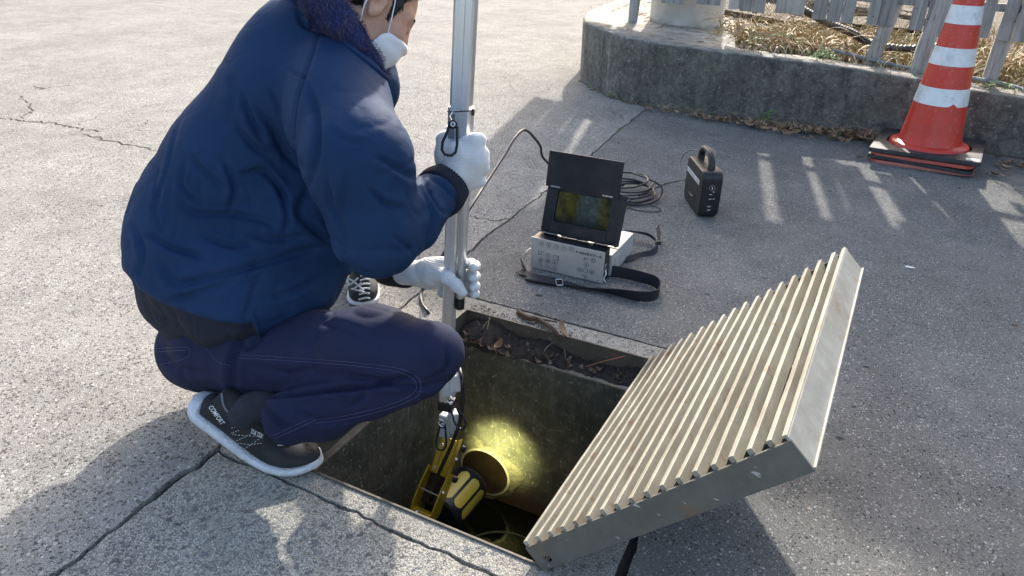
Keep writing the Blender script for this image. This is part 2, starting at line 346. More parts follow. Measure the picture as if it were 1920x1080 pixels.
def pit():
    bm = bmesh.new()                                              # far wall with the round opening
    a = [bm.verts.new(q) for q in ((CX0, CY1, -.072), (CX1, CY1, -.072), (CX1, CY1, CZ), (CX0, CY1, CZ))]
    b = [bm.verts.new((PC[0] + PR * math.cos(k * math.pi / 24), CY1, PC[1] + PR * math.sin(k * math.pi / 24))) for k in range(48)]
    E = [bm.edges.new((l[i], l[(i + 1) % len(l)])) for l in (a, b) for i in range(len(l))]
    bmesh.ops.triangle_fill(bm, edges=E)
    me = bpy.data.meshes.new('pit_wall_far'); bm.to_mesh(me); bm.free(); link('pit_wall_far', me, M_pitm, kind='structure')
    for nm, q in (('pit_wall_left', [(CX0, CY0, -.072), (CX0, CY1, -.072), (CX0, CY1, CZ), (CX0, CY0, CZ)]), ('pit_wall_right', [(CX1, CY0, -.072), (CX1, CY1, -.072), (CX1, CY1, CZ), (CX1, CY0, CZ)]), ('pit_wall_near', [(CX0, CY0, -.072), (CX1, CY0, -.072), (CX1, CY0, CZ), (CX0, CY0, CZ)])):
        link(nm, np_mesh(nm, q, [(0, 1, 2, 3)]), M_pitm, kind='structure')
    o = MB()                                                      # ledge the cover sits on, with a rough edge
    for (x0, y0, x1, y1) in ((-.03, CY1 + .0005, .69, .83), (-.03, -.03, .69, CY0 - .0005), (-.03, CY0, CX0 - .0005, CY1), (CX1 + .0005, CY0, .69, CY1)):
        o.box(((x0 + x1) / 2, (y0 + y1) / 2, -.0725), (x1 - x0, y1 - y0, .011))
    o.build('pit_ledge', M_ledge, bev=.002, kind='structure')
    ru = MB()                                                     # worn rust-coloured blocks of the ledge edge
    f = MB().add([(-.1, -.1, CZ), (.8, -.1, CZ), (.8, .9, CZ), (-.1, .9, CZ)], [(0, 1, 2, 3)]).build('pit_floor', M_pitm, kind='structure')
    # puddle on the floor with a curved drain rim
    w = MB().add([(CX0 + .001, CY0 + .001, CZ + .012), (CX1 - .001, CY0 + .001, CZ + .012), (CX1 - .001, CY1 - .001, CZ + .012), (CX0 + .001, CY1 - .001, CZ + .012)], [(0, 1, 2, 3)]).build('standing_water', M_water, kind='structure')
M_ledge = NT('ledge_concrete', .85); t = M_ledge
c = t.mix(t.ramp(t.noise(20, 5), [(.35, 0.0), (.65, 1.0)]), (.10, .085, .062), (.22, .20, .165)); c = t.mix(t.ramp(t.noise(1, 4, .6, t.scale((28, 3, 3))), [(.52, 0.0), (.6, .7)]), c, (.30, .19, .10))
t.set('Base Color', c); t.bump(t.noise(110, 5), .7, .003); M_ledge = t.m
M_water = NT('dark_water', .08, base=(.012, .012, .008)); M_water.b.inputs['Transmission Weight'].default_value = .35; M_water.b.inputs['IOR'].default_value = 1.33
M_water.bump(M_water.noise(14, 3), .08, .01); M_water = M_water.m
pit()
def steel(name, base, rust=.3, rough=.42, metal=.85, dirt=(.10, .085, .065), sc=1.0, stretch=(1, 1, 1)):
    t = NT(name, rough, metal); n1 = t.noise(9 * sc, 7, .68, t.scale(stretch)); n2 = t.noise(40 * sc, 5, .6, t.scale(stretch))
    c = t.mix(t.ramp(n2, [(.3, 0.0), (.7, 1.0)]), tuple(x * .8 for x in base), tuple(min(1, x * 1.12) for x in base))
    f1 = t.ramp(n1, [(.45, 0.0), (.72, rust)]); f2 = t.ramp(t.noise(22 * sc, 6, .7), [(.58, 0.0), (.7, rust)])
    c = t.mix(f1, c, dirt); c = t.mix(f2, c, (.20, .095, .035))
    scr = t.ramp(t.noise(1, 2, .5, t.scale((60 * sc, 900 * sc, 200 * sc), rot=(.3, .2, .7))), [(.70, 0.0), (.73, .45)]); c = t.mix(scr, c, (.75, .74, .70))
    t.set('Base Color', c); t.set('Metallic', t.math('MULTIPLY', t.math('SUBTRACT', 1.0, t.math('MAXIMUM', f1, f2)), metal))
    t.set('Roughness', t.math('ADD', t.math('MULTIPLY', n1, .3), rough - .1)); t.bump(t.noise(260 * sc, 3), .15, .0006); return t.m
M_rim = steel('weathered_rim_steel', (.10, .088, .07), .8, .6, .2, (.06, .045, .032))
fr = empty('pit_edge_frame', (.326, .4, 0), 'thin rusty steel angle frame lining the rim of the open pit', 'frame')
for nm, c, s_ in (('frame_bar', (.326, -.003, -.032), (.664, .006, .072)), ('frame_bar', (.326, .803, -.032), (.664, .006, .072)), ('frame_bar', (-.003, .4, -.032), (.006, .7995, .072)), ('frame_bar', (.655, .4, -.032), (.006, .7995, .072))):
    MB().box(c, s_, bev=.0012).build(nm, M_rim, fr)
# pipe mouth and broken mortar round it
M_pvc = simple('old_pvc', (.34, .31, .23), .5, var=.25, vs=30); M_pipein = simple('pipe_inside', (.05, .03, .018), .6, var=.4, vs=20)
pp = empty('drain_pipe', (PC[0], CY1, PC[1]), 'round pale drain pipe opening low in the far pit wall', 'pipe')
RXM = np.array([[1, 0, 0], [0, 0, 1.0], [0, -1, 0]]).T           # local z -> world -y
RXM = np.array([[1, 0, 0], [0, 0, -1.0], [0, 1, 0]])
MB().lathe([(PR - .008, .0), (PR - .008, .022), (PR, .022), (PR + .0002, 0), (PR - .008, 0)], (PC[0], CY1 + .012, PC[1]), RXM, 48).build('pipe_rim', M_pvc, pp, auto=40)
MB().lathe([(PR - .009, 0.012), (PR - .009, -.7), (0.0005, -.7)], (PC[0], CY1, PC[1]), RXM, 40).build('pipe_bore', M_pipein, pp, auto=40)
def mortar():
    r = np.random.default_rng(4); v = []; f = []; N = 60; K = 7
    for k in range(N):
        a = 2 * math.pi * k / N
        for j in range(K):
            u = j / (K - 1); rad = PR + .001 + u * (.030 + .016 * math.sin(3 * a + 1) + .008 * math.sin(7 * a)) ; h = .012 * (1 - u) ** .6 * (1 if j else 1) + r.normal(0, .0016) * (j > 0) * (u < .99)
            v.append((PC[0] + rad * math.cos(a), CY1 - max(h, .0008) if j < K - 1 else CY1 + .002, PC[1] + rad * math.sin(a)))
    for k in range(N):
        for j in range(K - 1): f.append((k * K + j, k * K + j + 1, ((k + 1) % N) * K + j + 1, ((k + 1) % N) * K + j))
    link('mortar', np_mesh('mortar', v, f, True), simple('rough_mortar', (.13, .12, .08), .9, var=.45, vs=60, bump=.9, bs=160, bd=.004), None)
    o = bpy.data.objects['mortar']; adopt(o, pp)
mortar()
# round gully ring under the water
MB().tube([V(.30 + .14 * math.cos(a), .50 + .12 * math.sin(a), CZ + .010) for a in np.linspace(0, 2 * math.pi, 40)[:-1]], .005, 6, closed=True).build('floor_ring', simple('wet_ring', (.09, .08, .05), .4), pp)
# ---------------------------------------------------------------- kerb wall of the planter
wall_px = [(1092, 150, .425), (1110, 164, .425), (1130, 174, .42), (1160, 186, .415), (1200, 196, .41), (1250, 205, .405), (1300, 212, .40), (1400, 226, .388), (1500, 236, .375), (1600, 247, .355), (1700, 262, .34), (1920, 298, .31)]
base = [G(a, b) for a, b, h in wall_px]; hts = [h for *_, h in wall_px]
ends = base[-1] + (base[-1] - base[-2]) * 4
pl = [V(-1.42, 6.2, 0), V(-1.36, 5.4, 0), V(-1.27, 4.85, 0)] + base + [ends]; ht = [.43, .43, .43] + hts + [.29]
pl2 = spline(pl, 6); ht2 = [ht[min(i // 6, len(ht) - 1)] * (1 - (i % 6) / 6) + ht[min(i // 6 + 1, len(ht) - 1)] * (i % 6) / 6 for i in range(len(pl2))]
def kerb():
    v = []; f = []; r = np.random.default_rng(2); N = len(pl2); prof = [(0, 0), (0, .3), (.0, .6), (0, .85), (.0, .955), (.006, .985), (.018, 1.0), (.07, 1.0), (.14, 1.0), (.20, 1.0), (.20, .6)]
    for i, p in enumerate(pl2):
        t_ = pl2[min(i + 1, N - 1)] - pl2[max(i - 1, 0)]; t_ = t_ / np.linalg.norm(t_); nn = np.array([-t_[1], t_[0], 0])
        for j, (d, z) in enumerate(prof): v.append(p + nn * (d - .012 + r.normal(0, .0013)) + V(0, 0, -.02 + (z * ht2[i] + .02) + r.normal(0, .0012) * (z > 0)))
    K = len(prof)
    for i in range(N - 1):
        for j in range(K - 1): f.append((i * K + j, i * K + j + 1, (i + 1) * K + j + 1, (i + 1) * K + j))
    me = np_mesh('kerb_wall', v, f, True)
    t = NT('stained_kerb_concrete', .88); zz = t.n('ShaderNodeSeparateXYZ', Vector=t.pos).outputs
    c = t.mix(t.ramp(t.noise(5, 7, .7), [(.3, 0.0), (.7, 1.0)]), (.06, .056, .047), (.165, .155, .132))
    c = t.mix(t.ramp(t.noise(1, 5, .65, t.scale((9, 9, 1.2))), [(.5, 0.0), (.68, .75)]), c, (.035, .033, .029))
    c = t.mix(t.ramp(t.noise(1, 5, .65, t.scale((13, 13, 2), loc=(3, 1, 0))), [(.55, 0.0), (.75, .55)]), c, (.27, .26, .225))
    c = t.mix(1.0, c, t.ramp(t.noise(28, 6, .75), [(.32, .45), (.7, 1.55)]), 'MULTIPLY'); c = t.mix(t.ramp(t.noise(75, 3), [(.62, 0.0), (.70, .7)]), c, (.34, .33, .29)); c = t.mix(t.ramp(t.noise(16, 6, .7, t.scale((1, 1, 1), loc=(3, 5, 2))), [(.62, 0.0), (.70, .5)]), c, (.36, .35, .32)); c = t.mix(t.ramp(t.vor(38), [(.06, .9), (.13, 0.0)]), c, (.035, .033, .03))
    c = t.mix(t.ramp(t.noise(3.5, 5, .6, t.scale((1, 1, 1), loc=(7, 7, 7))), [(.55, 0.0), (.75, .45)]), c, (.10, .105, .06))
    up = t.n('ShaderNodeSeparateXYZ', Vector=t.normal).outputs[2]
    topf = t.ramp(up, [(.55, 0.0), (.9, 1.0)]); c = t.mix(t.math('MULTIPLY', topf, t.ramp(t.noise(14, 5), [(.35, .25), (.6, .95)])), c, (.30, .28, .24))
    t.set('Base Color', c); t.bump(t.math('ADD', t.noise(90, 6, .7), t.math('MULTIPLY', t.ramp(t.vor(38), [(.06, 0.0), (.14, 1.0)]), .6)), .55, .004)
    o = link('kerb_wall', me, t.m); tag(o, 'low curved concrete kerb wall, mossy and stained, round the planted bed', 'wall', kind=None)
kerb()
sb = MB(); Ns = len(pl2); inn = []
for i, p in enumerate(pl2):
    t_ = pl2[min(i + 1, Ns - 1)] - pl2[max(i - 1, 0)]; t_ /= np.linalg.norm(t_); inn.append((p + np.array([-t_[1], t_[0], 0]) * .17, ht2[i]))
v = [(p[0], p[1], h - .012) for p, h in inn] + [(p[0] * 1.0 + (.02 if p[0] > -1 else .6), p[1] + (9 if p[0] > -1 else 2), h - .012) for p, h in inn]
n_ = len(inn)
def soil_mesh():
    r = np.random.default_rng(9); vs = []; fs = []; K = 26
    for i, (p, h) in enumerate(inn):
        for j in range(K):
            u = j / (K - 1); d = 12 * u ** 2; q = p + np.array([.0, 1.0, 0]) * d if p[0] > -1.15 else p + np.array([.9 * min(d, 3), max(0, 6.3 - p[1]) * u, 0])
            vs.append((q[0], q[1], h - .03 + (r.normal(0, .008) + .02 * math.sin(q[0] * 5 + j)) * (j > 0)))
    for i in range(len(inn) - 1):
        for j in range(K - 1): fs.append((i * K + j, i * K + j + 1, (i + 1) * K + j + 1, (i + 1) * K + j))
    return np_mesh('planting_bed_soil', vs, fs, True)
link('planting_bed_soil', soil_mesh(), simple('dry_soil', (.075, .058, .04), .95, var=.45, vs=25, bump=1.0, bs=90, bd=.01), kind='structure')
def bed_slab():
    L = [(p, h) for p, h in inn if p[0] < .12]; a = [V(p[0], p[1], h - .002) for p, h in L]; b = V(-.05, 4.6, .385); c = V(-.2, 5.6, .39); d = V(-1.0, 6.2, .40)
    vs = a + [b, c, d]; bm = bmesh.new(); vv = [bm.verts.new(tuple(q)) for q in vs]; E = [bm.edges.new((vv[i], vv[(i + 1) % len(vv)])) for i in range(len(vv))]; bmesh.ops.triangle_fill(bm, edges=E)
    me = bpy.data.meshes.new('bed_paving'); bm.to_mesh(me); bm.free(); m = NT('lichen_bed_concrete', .9); n = m.noise(11, 7, .7); c_ = m.mix(m.ramp(n, [(.35, 0.0), (.65, 1.0)]), (.14, .13, .105), (.33, .315, .275)); c_ = m.mix(m.ramp(m.noise(40, 5), [(.55, 0.0), (.68, .8)]), c_, (.07, .065, .05)); m.set('Base Color', c_); m.bump(m.noise(70, 5), .6, .004)
    link('bed_paving', me, m.m, kind='structure')
bed_slab()
# thin dirt line along the foot of the wall
dl = []; 
for i, p in enumerate(pl2[18:]):
    dl.append(p)
rr_ = np.random.default_rng(12); vs = []; fs = []
for i, p in enumerate(dl):
    t_ = dl[min(i + 1, len(dl) - 1)] - dl[max(i - 1, 0)]; t_ /= np.linalg.norm(t_); nn = np.array([t_[1], -t_[0], 0]); w_ = rr_.uniform(.012, .05)
    vs += [p - nn * .01 + V(0, 0, .012), p + nn * w_ * .5 + V(0, 0, .007), p + nn * w_ + V(0, 0, .001)]
for i in range(len(dl) - 1):
    for j in range(2): fs.append((3 * i + j, 3 * i + 3 + j, 3 * i + 4 + j, 3 * i + 1 + j))
link('kerb_foot_dirt', np_mesh('kerb_foot_dirt', vs, fs, True), simple('crumbly_dirt', (.10, .08, .055), .95, var=.5, vs=60, bump=1.0, bs=150, bd=.006), kind='stuff')
# ================================================================ OBJECTS
def frame_T(o, ax, ay, az):
    M = np.column_stack([ax, ay, az]); return M
# ---------------------------------------------------------------- raised grating cover
M_rib = steel('worn_grating_steel', (.33, .312, .25), .95, .62, .3, (.17, .14, .095), 1.0, (1, .35, 1))
M_plate = steel('dull_cover_plate', (.13, .125, .105), .5, .7, .2, (.09, .08, .06), .6)
M_skirt = steel('pale_cover_side', (.34, .335, .295), .5, .6, .4, (.2, .17, .13), .6)
TH = math.radians(45.6); CW, CD, CL = .577, .057, .762
cB = V(.642, -.012, .004); cz = math.cos(-.012); sz = math.sin(-.012)
RZ = np.array([[cz, -sz, 0], [sz, cz, 0], [0, 0, 1]])
cu = RZ @ V(math.cos(TH), 0, math.sin(TH)); cn = RZ @ V(-math.sin(TH), 0, math.cos(TH)); ce = RZ @ V(0, 1, 0)
CM = np.column_stack([cu, ce, cn])
def CP(u, e, n): return cB + CM @ V(u, e, n)
cov = empty('grating_cover', CP(0, 0, 0), 'heavy ribbed steel grating cover tipped up on its side over the open pit', 'grate')
n_r = 17; us = [.004 + i * (CW - .034) / (n_r - 1) for i in range(n_r)]
def rib_mesh(L, seed):
    r = np.random.default_rng(seed); mb = MB(); w = .0046; h = .0185; vs = []; K = 9
    prof = [(-w, 0), (-w + .0008, .0008), (w - .0008, .0008), (w, 0), (w, -h), (-w, -h)]
    for k in range(K):
        y = L * k / (K - 1); dx = r.normal(0, .0005); dz = r.normal(0, .0004)
        for x, z in prof: vs.append((x + dx, y, z + dz))
    n = len(prof); fs = [tuple(range(n)), tuple((K - 1) * n + i for i in range(n))[::-1]]
    for k in range(K - 1):
        for i in range(n): fs.append((k * n + i, k * n + (i + 1) % n, (k + 1) * n + (i + 1) % n, (k + 1) * n + i))
    return mb.add(vs, fs)
for i, u in enumerate(us):
    mb = rib_mesh(CL - .006 + rng.uniform(-.002, .003), i); mb.v = [tuple(CP(u + p[0], p[1] + .0048, CD + .006 + p[2])) for p in mb.v]; mb.build('rib', M_rib, cov)
mb = MB()                                             # near and far end plates with a hole
def plate(c, s, nm='side_plate', mat=M_plate, bev=.0015): return MB().box(CP(*c), s, CM, bev).build(nm, mat, cov)
def end_plate(e, hole):
    bm = bmesh.new(); a = [bm.verts.new(tuple(CP(*q))) for q in ((-.001, e, -.002), (CW + .001, e, -.002), (CW + .001, e, CD - .004), (-.001, e, CD - .004))]
    E = [bm.edges.new((a[i], a[(i + 1) % 4])) for i in range(4)]
    if hole:
        b = [bm.verts.new(tuple(CP(.030 + .009 * math.cos(k * math.pi / 10), e, .018 + .009 * math.sin(k * math.pi / 10)))) for k in range(20)]; E += [bm.edges.new((b[i], b[(i + 1) % 20])) for i in range(20)]
    bmesh.ops.triangle_fill(bm, edges=E); me = bpy.data.meshes.new('end_plate'); bm.to_mesh(me); bm.free()
    o = link('end_plate', me, M_plate); s = o.modifiers.new('t', 'SOLIDIFY'); s.thickness = .004; s.offset = 0; adopt(o, cov)
end_plate(.002, True); end_plate(CL - .004, False)
plate((CW - .002, CL / 2, CD / 2 + .001), (.005, CL - .002, CD + .004), mat=M_skirt); plate((.0, CL / 2, CD / 2 - .004), (.004, CL - .01, CD - .008))
plate((CW + .0015, CL / 2, .001), (.006, CL - .004, .004), 'bottom_lip', M_skirt)
plate((CW - .0045, CL / 2, CD + .0035), (.009, CL - .004, .005), 'top_flange', M_rib)
plate((CW / 2, CL / 2, CD - .040), (CW - .014, CL - .014, .003), 'light_block_sheet', M_joint, 0)  # sheet added to stop sun between the ribs and keep the slits dark
for e in (.10, .29, .48, .67): plate((CW / 2, e, CD - .024), (CW - .012, .010, .018), 'cross_bar', M_rib, 0)
# ---------------------------------------------------------------- concrete pillar
def pillar():
    c = V(-.49, 4.93, .38); t = NT('pillar_concrete', .85); zz = t.n('ShaderNodeSeparateXYZ', Vector=t.co).outputs
    col = t.mix(t.ramp(t.noise(6, 6, .65), [(.3, 0.0), (.7, 1.0)]), (.36, .355, .335), (.54, .535, .51))
    col = t.mix(t.ramp(t.math('ADD', zz[2], t.math('MULTIPLY', t.noise(12, 5), .12)), [(.055, .85), (.11, 0.0)]), col, (.13, .125, .10))
    t.set('Base Color', col); t.bump(t.noise(60, 5), .4, .003)
    r0 = .272; prof = [(r0 + .004, 0.0)] + [(r0 + .003 * math.sin(z * 9), z) for z in np.linspace(.03, 1.62, 26)] + [(r0 - .02, 1.65), (.001, 1.65)]
    tw = MB().lathe(prof, (0, 0, 0), None, 56); o = tw.build('concrete_pillar', t.m, None, auto=40); o.location = c
    tag(o, 'thick round pale concrete pillar standing on the kerbed bed behind the wooden fence', 'pillar')
pillar()
# ---------------------------------------------------------------- fence
def wood_mat():
    t = NT('weathered_grey_wood', .85); sc = t.scale((40, 40, 2.2)); n1 = t.noise(1, 6, .6, sc, dist=.6); n2 = t.noise(7, 4)
    c = t.ramp(n1, [(.25, (.14, .135, .125)), (.5, (.30, .292, .272)), (.75, (.45, .437, .41))]); c = t.mix(t.ramp(n2, [(.5, 0.0), (.75, .55)]), c, (.17, .15, .125))
    rd = t.n('ShaderNodeObjectInfo').outputs['Random']; c = t.mix(1.0, c, t.ramp(rd, [(0, .72), (1, 1.18)]), 'MULTIPLY')
    c = t.mix(t.ramp(t.noise(1, 3, .5, t.scale((160, 160, 5))), [(.64, 0.0), (.7, .8)]), c, (.06, .052, .045))
    t.set('Base Color', c); t.bump(n1, .7, .002); t.bump(t.noise(1, 3, .5, t.scale((160, 160, 5))), .4, .001); return t.m
M_wood = wood_mat()
fdir = V(1, -.3, 0) / math.hypot(1, .3); fnrm = V(.3, 1, 0) / math.hypot(1, .3)
FM = np.column_stack([fdir, fnrm, V(0, 0, 1)])
fence = empty('picket_fence', FP(1500, 28) * V(1, 1, 0) + V(0, 0, .36), 'weathered grey wooden picket fence with uneven gaps behind the concrete kerb', 'fence')
def picket(s, zb, w, th=.016, top=2.15, lean=0.0, off=0.0, split=0):
    """s = distance along the fence, zb = bottom height"""
    r = np.random.default_rng(int(abs(s) * 1000) + 5); vs = []; K = 7
    for k in range(K):
        z = zb + (top - zb) * k / (K - 1)
        for a, b in ((-1, -1), (1, -1), (1, 1), (-1, 1)):
            j = r.normal(0, .0016, 2); vs.append((a * w / 2 + j[0] + lean * (z - zb), b * th / 2 + off, z + (r.normal(0, .004) if k == 0 else 0)))
    fs = [(0, 3, 2, 1), tuple(4 * (K - 1) + q for q in range(4))]
    for k in range(K - 1):
        for q in range(4): fs.append((4 * k + q, 4 * k + (q + 1) % 4, 4 * k + 4 + (q + 1) % 4, 4 * k + 4 + q))
    base_ = V(s * fdir[0], FC + s * fdir[1], 0)
    m = MB().add([tuple(base_ + FM @ V(*p)) for p in vs], fs)
    return m.build('picket', M_wood, fence)
def s_of(px, py): p = FP(px, py); return (p - V(0, FC, 0)) @ fdir, p[2]
pk = [(487, 537, 45), (540, 595, 52), (600, 660, 62), (712, 780, 64), (781, 850, 74), (890, 958, 95), (961, 1028, 102), (1031, 1090, 110), (1155, 1213, 116), (1216, 1285, 122), (1360, 1428, 150), (1431, 1490, 160), (1493, 1540, 162), (1690, 1750, 180), (1790, 1857, 192), (1860, 1920, 205)]
for a, b, y in pk:
    s0, z0 = s_of(1180 + a / 2.595, y / 2.595); s1, z1 = s_of(1180 + b / 2.595, y / 2.595)
    picket((s0 + s1) / 2, (z0 + z1) / 2, abs(s1 - s0) - .002, lean=rng.normal(0, .008), off=-.012)
s_r = s_of(1920, 80)[0] + .06
for k in range(22):
    g = .02 if k % 3 == 1 else (.07 if k % 3 == 2 else .004)
    picket(s_r + .044, .57 + rng.normal(0, .006), .088, lean=rng.normal(0, .006), off=-.012); s_r += .088 + g
for a, b, y in ((160, 220, 10), (222, 270, 16), (330, 390, 18), (392, 445, 22)):   # boards in front of the pillar
    s0, z0 = s_of(1180 + a / 2.595, y / 2.595); s1, _ = s_of(1180 + b / 2.595, y / 2.595); picket((s0 + s1) / 2, z0 + .0, abs(s1 - s0) - .002, off=-.012)
s_l = s_of(1180 + 160 / 2.595, 8)[0] - .02
for k in range(8):
    if k == 3: s_l -= .055
    picket(s_l - .046, .585 + rng.normal(0, .01) + (.03 if k < 3 else 0), .09, off=-.012, lean=rng.normal(0, .006)); s_l -= .094 + (.012 if k % 2 else .0)
def rail(s0, s1, z0, z1, off, h=.05, th=.028, nm='rail'):
    p0 = V(s0 * fdir[0], FC + s0 * fdir[1], 0); p1 = V(s1 * fdir[0], FC + s1 * fdir[1], 0); c = (p0 + p1) / 2 + fnrm * off + V(0, 0, (z0 + z1) / 2)
    MB().box(c, (abs(s1 - s0), th, h), FM, .003).build(nm, M_wood, fence)
def shade_board(s0, s1, zb, top=2.15):
    c = V((s0 + s1) / 2 * fdir[0], FC + (s0 + s1) / 2 * fdir[1], 0) + fnrm * .034 + V(0, 0, (zb + top) / 2); MB().box(c, (s1 - s0, .016, top - zb), FM, .001).build('added_shade_board', M_wood, fence)  # board added only to block sun above the visible pickets
gaps = [(-.93, .06, 1.62), (-.13, .07, 1.5), (.195, .075, 1.30), (.455, .07, 1.12), (.745, .06, 1.05), (1.03, .07, 1.2), (1.30, .07, 1.0), (1.62, .06, .95)]
sb_ = -1.35; rb = np.random.default_rng(44)            # boards added behind the rails to shade the asphalt, slits let sun stripes through
for gc, gw, zt in gaps + [(4.55, .02, 1.0)]:
    g0 = gc - gw / 2
    while sb_ < g0 - .02:
        w_ = min(rb.uniform(.085, .1), g0 - sb_); w_ = g0 - sb_ if g0 - sb_ - w_ < .03 else w_
        shade_board(sb_, sb_ + w_ - .0005, (.80 if sb_ > 1.3 else .95 if sb_ > .75 else 1.0) + rb.uniform(-.03, .05)); sb_ += w_
    shade_board(g0 + .0005, g0 + gw - .0005, zt); sb_ = g0 + gw
rail(-1.4, 1.28, .715, .715, .012, .04); rail(1.285, 4.6, .722, .722, .012, .04); rail(-1.4, 4.6, 1.25, 1.25, .012); rail(-1.4, 4.6, 1.85, 1.85, .012)
def post(px0, py0, zb, zt, w, leanx, off=.03, th=.05):
    s, z = s_of(px0, py0); p0 = V(s * fdir[0], FC + s * fdir[1], 0) + fnrm * off; r = np.random.default_rng(int(px0)); vs = []; K = 10
    for k in range(K):
        zz = zb + (zt - zb) * k / (K - 1)
        for q in range(10):
            a = 2 * math.pi * q / 10; rr = (1 + .06 * r.normal()) * .5
            vs.append(p0 + fdir * (w * rr * math.cos(a) + leanx * (zz - zb)) + fnrm * (th * rr * 1.0 * math.sin(a)) + V(0, 0, zz))
    fs = [tuple(range(10))[::-1], tuple((K - 1) * 10 + q for q in range(10))] + [(k * 10 + q, k * 10 + (q + 1) % 10, (k + 1) * 10 + (q + 1) % 10, (k + 1) * 10 + q) for k in range(K - 1) for q in range(10)]
    MB().add(vs, fs).build('fence_post', M_wood, fence, auto=60)
post(1632, 98, .32, 1.95, .088, .17, .03, .06); post(1718, 130, .30, 1.95, .088, .10, -.0, .06)
post(1183, 20, .36, 1.95, .075, .02, .03, .06); post(1868, 100, .3, 1.95, .08, .02, .03, .06)
for sx in (3.2, 4.55):
    p = V(sx * fdir[0], FC + sx * fdir[1], 0) + fnrm * .035; MB().box(p + V(0, 0, 1.1), (.08, .06, 1.7), FM, .004).build('fence_post', M_wood, fence)
for a, b in ((1555, 8), (1640, 30), (1662, 5), (1722, 15), (1742, 34), (1884, 18), (1905, 40)):    # nail heads
    p = FP(a, b) - fnrm * .0215; MB().lathe([(.001, .0015), (.0035, .001), (.0035, -.002)], p, np.column_stack([fdir, V(0, 0, 1), -fnrm]), 8).build('nail', M_joint, fence)
# ---------------------------------------------------------------- corrugated hose behind the fence
def hose():
    pts = spline([FP(1440, -14, .35), FP(1505, 18, .22), FP(1550, 42, .16), FP(1598, 62, .12), FP(1630, 80, .12), FP(1700, 92, .16), FP(1790, 84, .35)], 40)
    rr = [.024 if (i // 2) % 2 else .018 for i in range(len(pts))]
    o = MB().tube([p for p in pts], rr, 12).build('corrugated_hose', dusty('black_hose_plastic', (.018, .018, .02), rough=.4), None, auto=60); tag(o, 'black corrugated drainage hose lying in dry grass behind the fence', 'hose')
hose()
def low_pipe():
    z = .40; pts = [FP(1560, 94, -.05) , FP(1700, 127, .02), FP(1860, 153, -.02), FP(1935, 174, -.05)]
    o = MB().tube(spline(pts, 5), .011, 10).build('grey_conduit', simple('grey_conduit_plastic', (.20, .21, .21), .5, var=.3, vs=20), None, auto=60); tag(o, 'thin grey conduit running along the bed under the fence', 'pipe')
low_pipe()
# ---------------------------------------------------------------- traffic cones (two nested) and rubber weights
def conered():
    t = NT('cone_red_plastic', .38, spec=.5); n = t.noise(10, 6, .65)
    c = t.mix(t.ramp(n, [(.35, 0.0), (.7, 1.0)]), (.62, .035, .018), (.50, .05, .03)); zz = t.n('ShaderNodeSeparateXYZ', Vector=t.pos).outputs[2]
    c = t.mix(t.ramp(t.math('ADD', zz, t.math('MULTIPLY', t.noise(16, 5), .1)), [(.06, .7), (.13, .0)]), c, (.36, .16, .12)); c = t.mix(t.ramp(t.noise(45, 5, .7), [(.56, 0.0), (.70, .45)]), c, (.50, .26, .20)); c = t.mix(t.ramp(t.noise(1, 4, .6, t.scale((30, 30, 4))), [(.6, 0.0), (.72, .35)]), c, (.33, .08, .06))
    t.set('Base Color', c); t.set('Roughness', t.math('ADD', t.math('MULTIPLY', n, .3), .22)); t.b.inputs['Subsurface Weight'].default_value = .12; t.b.inputs['Subsurface Radius'].default_value = (.02, .004, .002); return t.m
M_cone = conered(); M_rub = dusty('dusty_black_rubber', (.014, .014, .017), (.14, .13, .115), .38, .6, scale=22, bump=.3)
def refl():
    t = NT('reflective_white_sheeting', .3); c = t.mix(t.ramp(t.noise(12, 7, .7), [(.42, 0.0), (.72, .75)]), (.76, .78, .78), (.48, .46, .42)); c = t.mix(t.ramp(t.noise(60, 5), [(.6, 0.0), (.7, .5)]), c, (.38, .34, .30)); t.set('Base Color', c); t.bump(t.vor(420), .12, .0005); return t.m
M_refl = refl()
cq = [G(1620, 283, .062), G(1829, 319, .062), G(1853, 264, .062), G(1664, 237, .062)]
cc = sum(cq) / 4; ex = (cq[1] - cq[0] + cq[2] - cq[3]); ex /= np.linalg.norm(ex); ey = np.cross((0, 0, 1), ex); side = .435
print('cone centre', cc, [np.linalg.norm(cq[i] - cq[(i + 1) % 4]) for i in range(4)])
cc = V(cc[0] + .0, cc[1] - .03, 0)
def rsq(h, rad, n=6, dense=True):
    out = []
    for k, (sx, sy) in enumerate(((1, 1), (-1, 1), (-1, -1), (1, -1))):
        for q in range(n + 1): a = math.pi / 2 * (k + q / n); out.append((sx * (h - rad) + rad * math.cos(a), sy * (h - rad) + rad * math.sin(a)))
        if dense:
            p0 = out[-1]; q0 = ((h - rad) * (-1, -1, 1, 1)[k], (h - rad) * (1, -1, -1, 1)[k]); a = math.pi / 2 * (k + 1); q0 = (q0[0] + rad * math.cos(a), q0[1] + rad * math.sin(a))
            out += [(p0[0] + (q0[0] - p0[0]) * u / 12, p0[1] + (q0[1] - p0[1]) * u / 12) for u in range(1, 12)]
    return out
def rot(a): c, s = math.cos(a), math.sin(a); return np.array([[c, -s, 0], [s, c, 0], [0, 0, 1]])
CB = np.column_stack([ex, ey, V(0, 0, 1)])
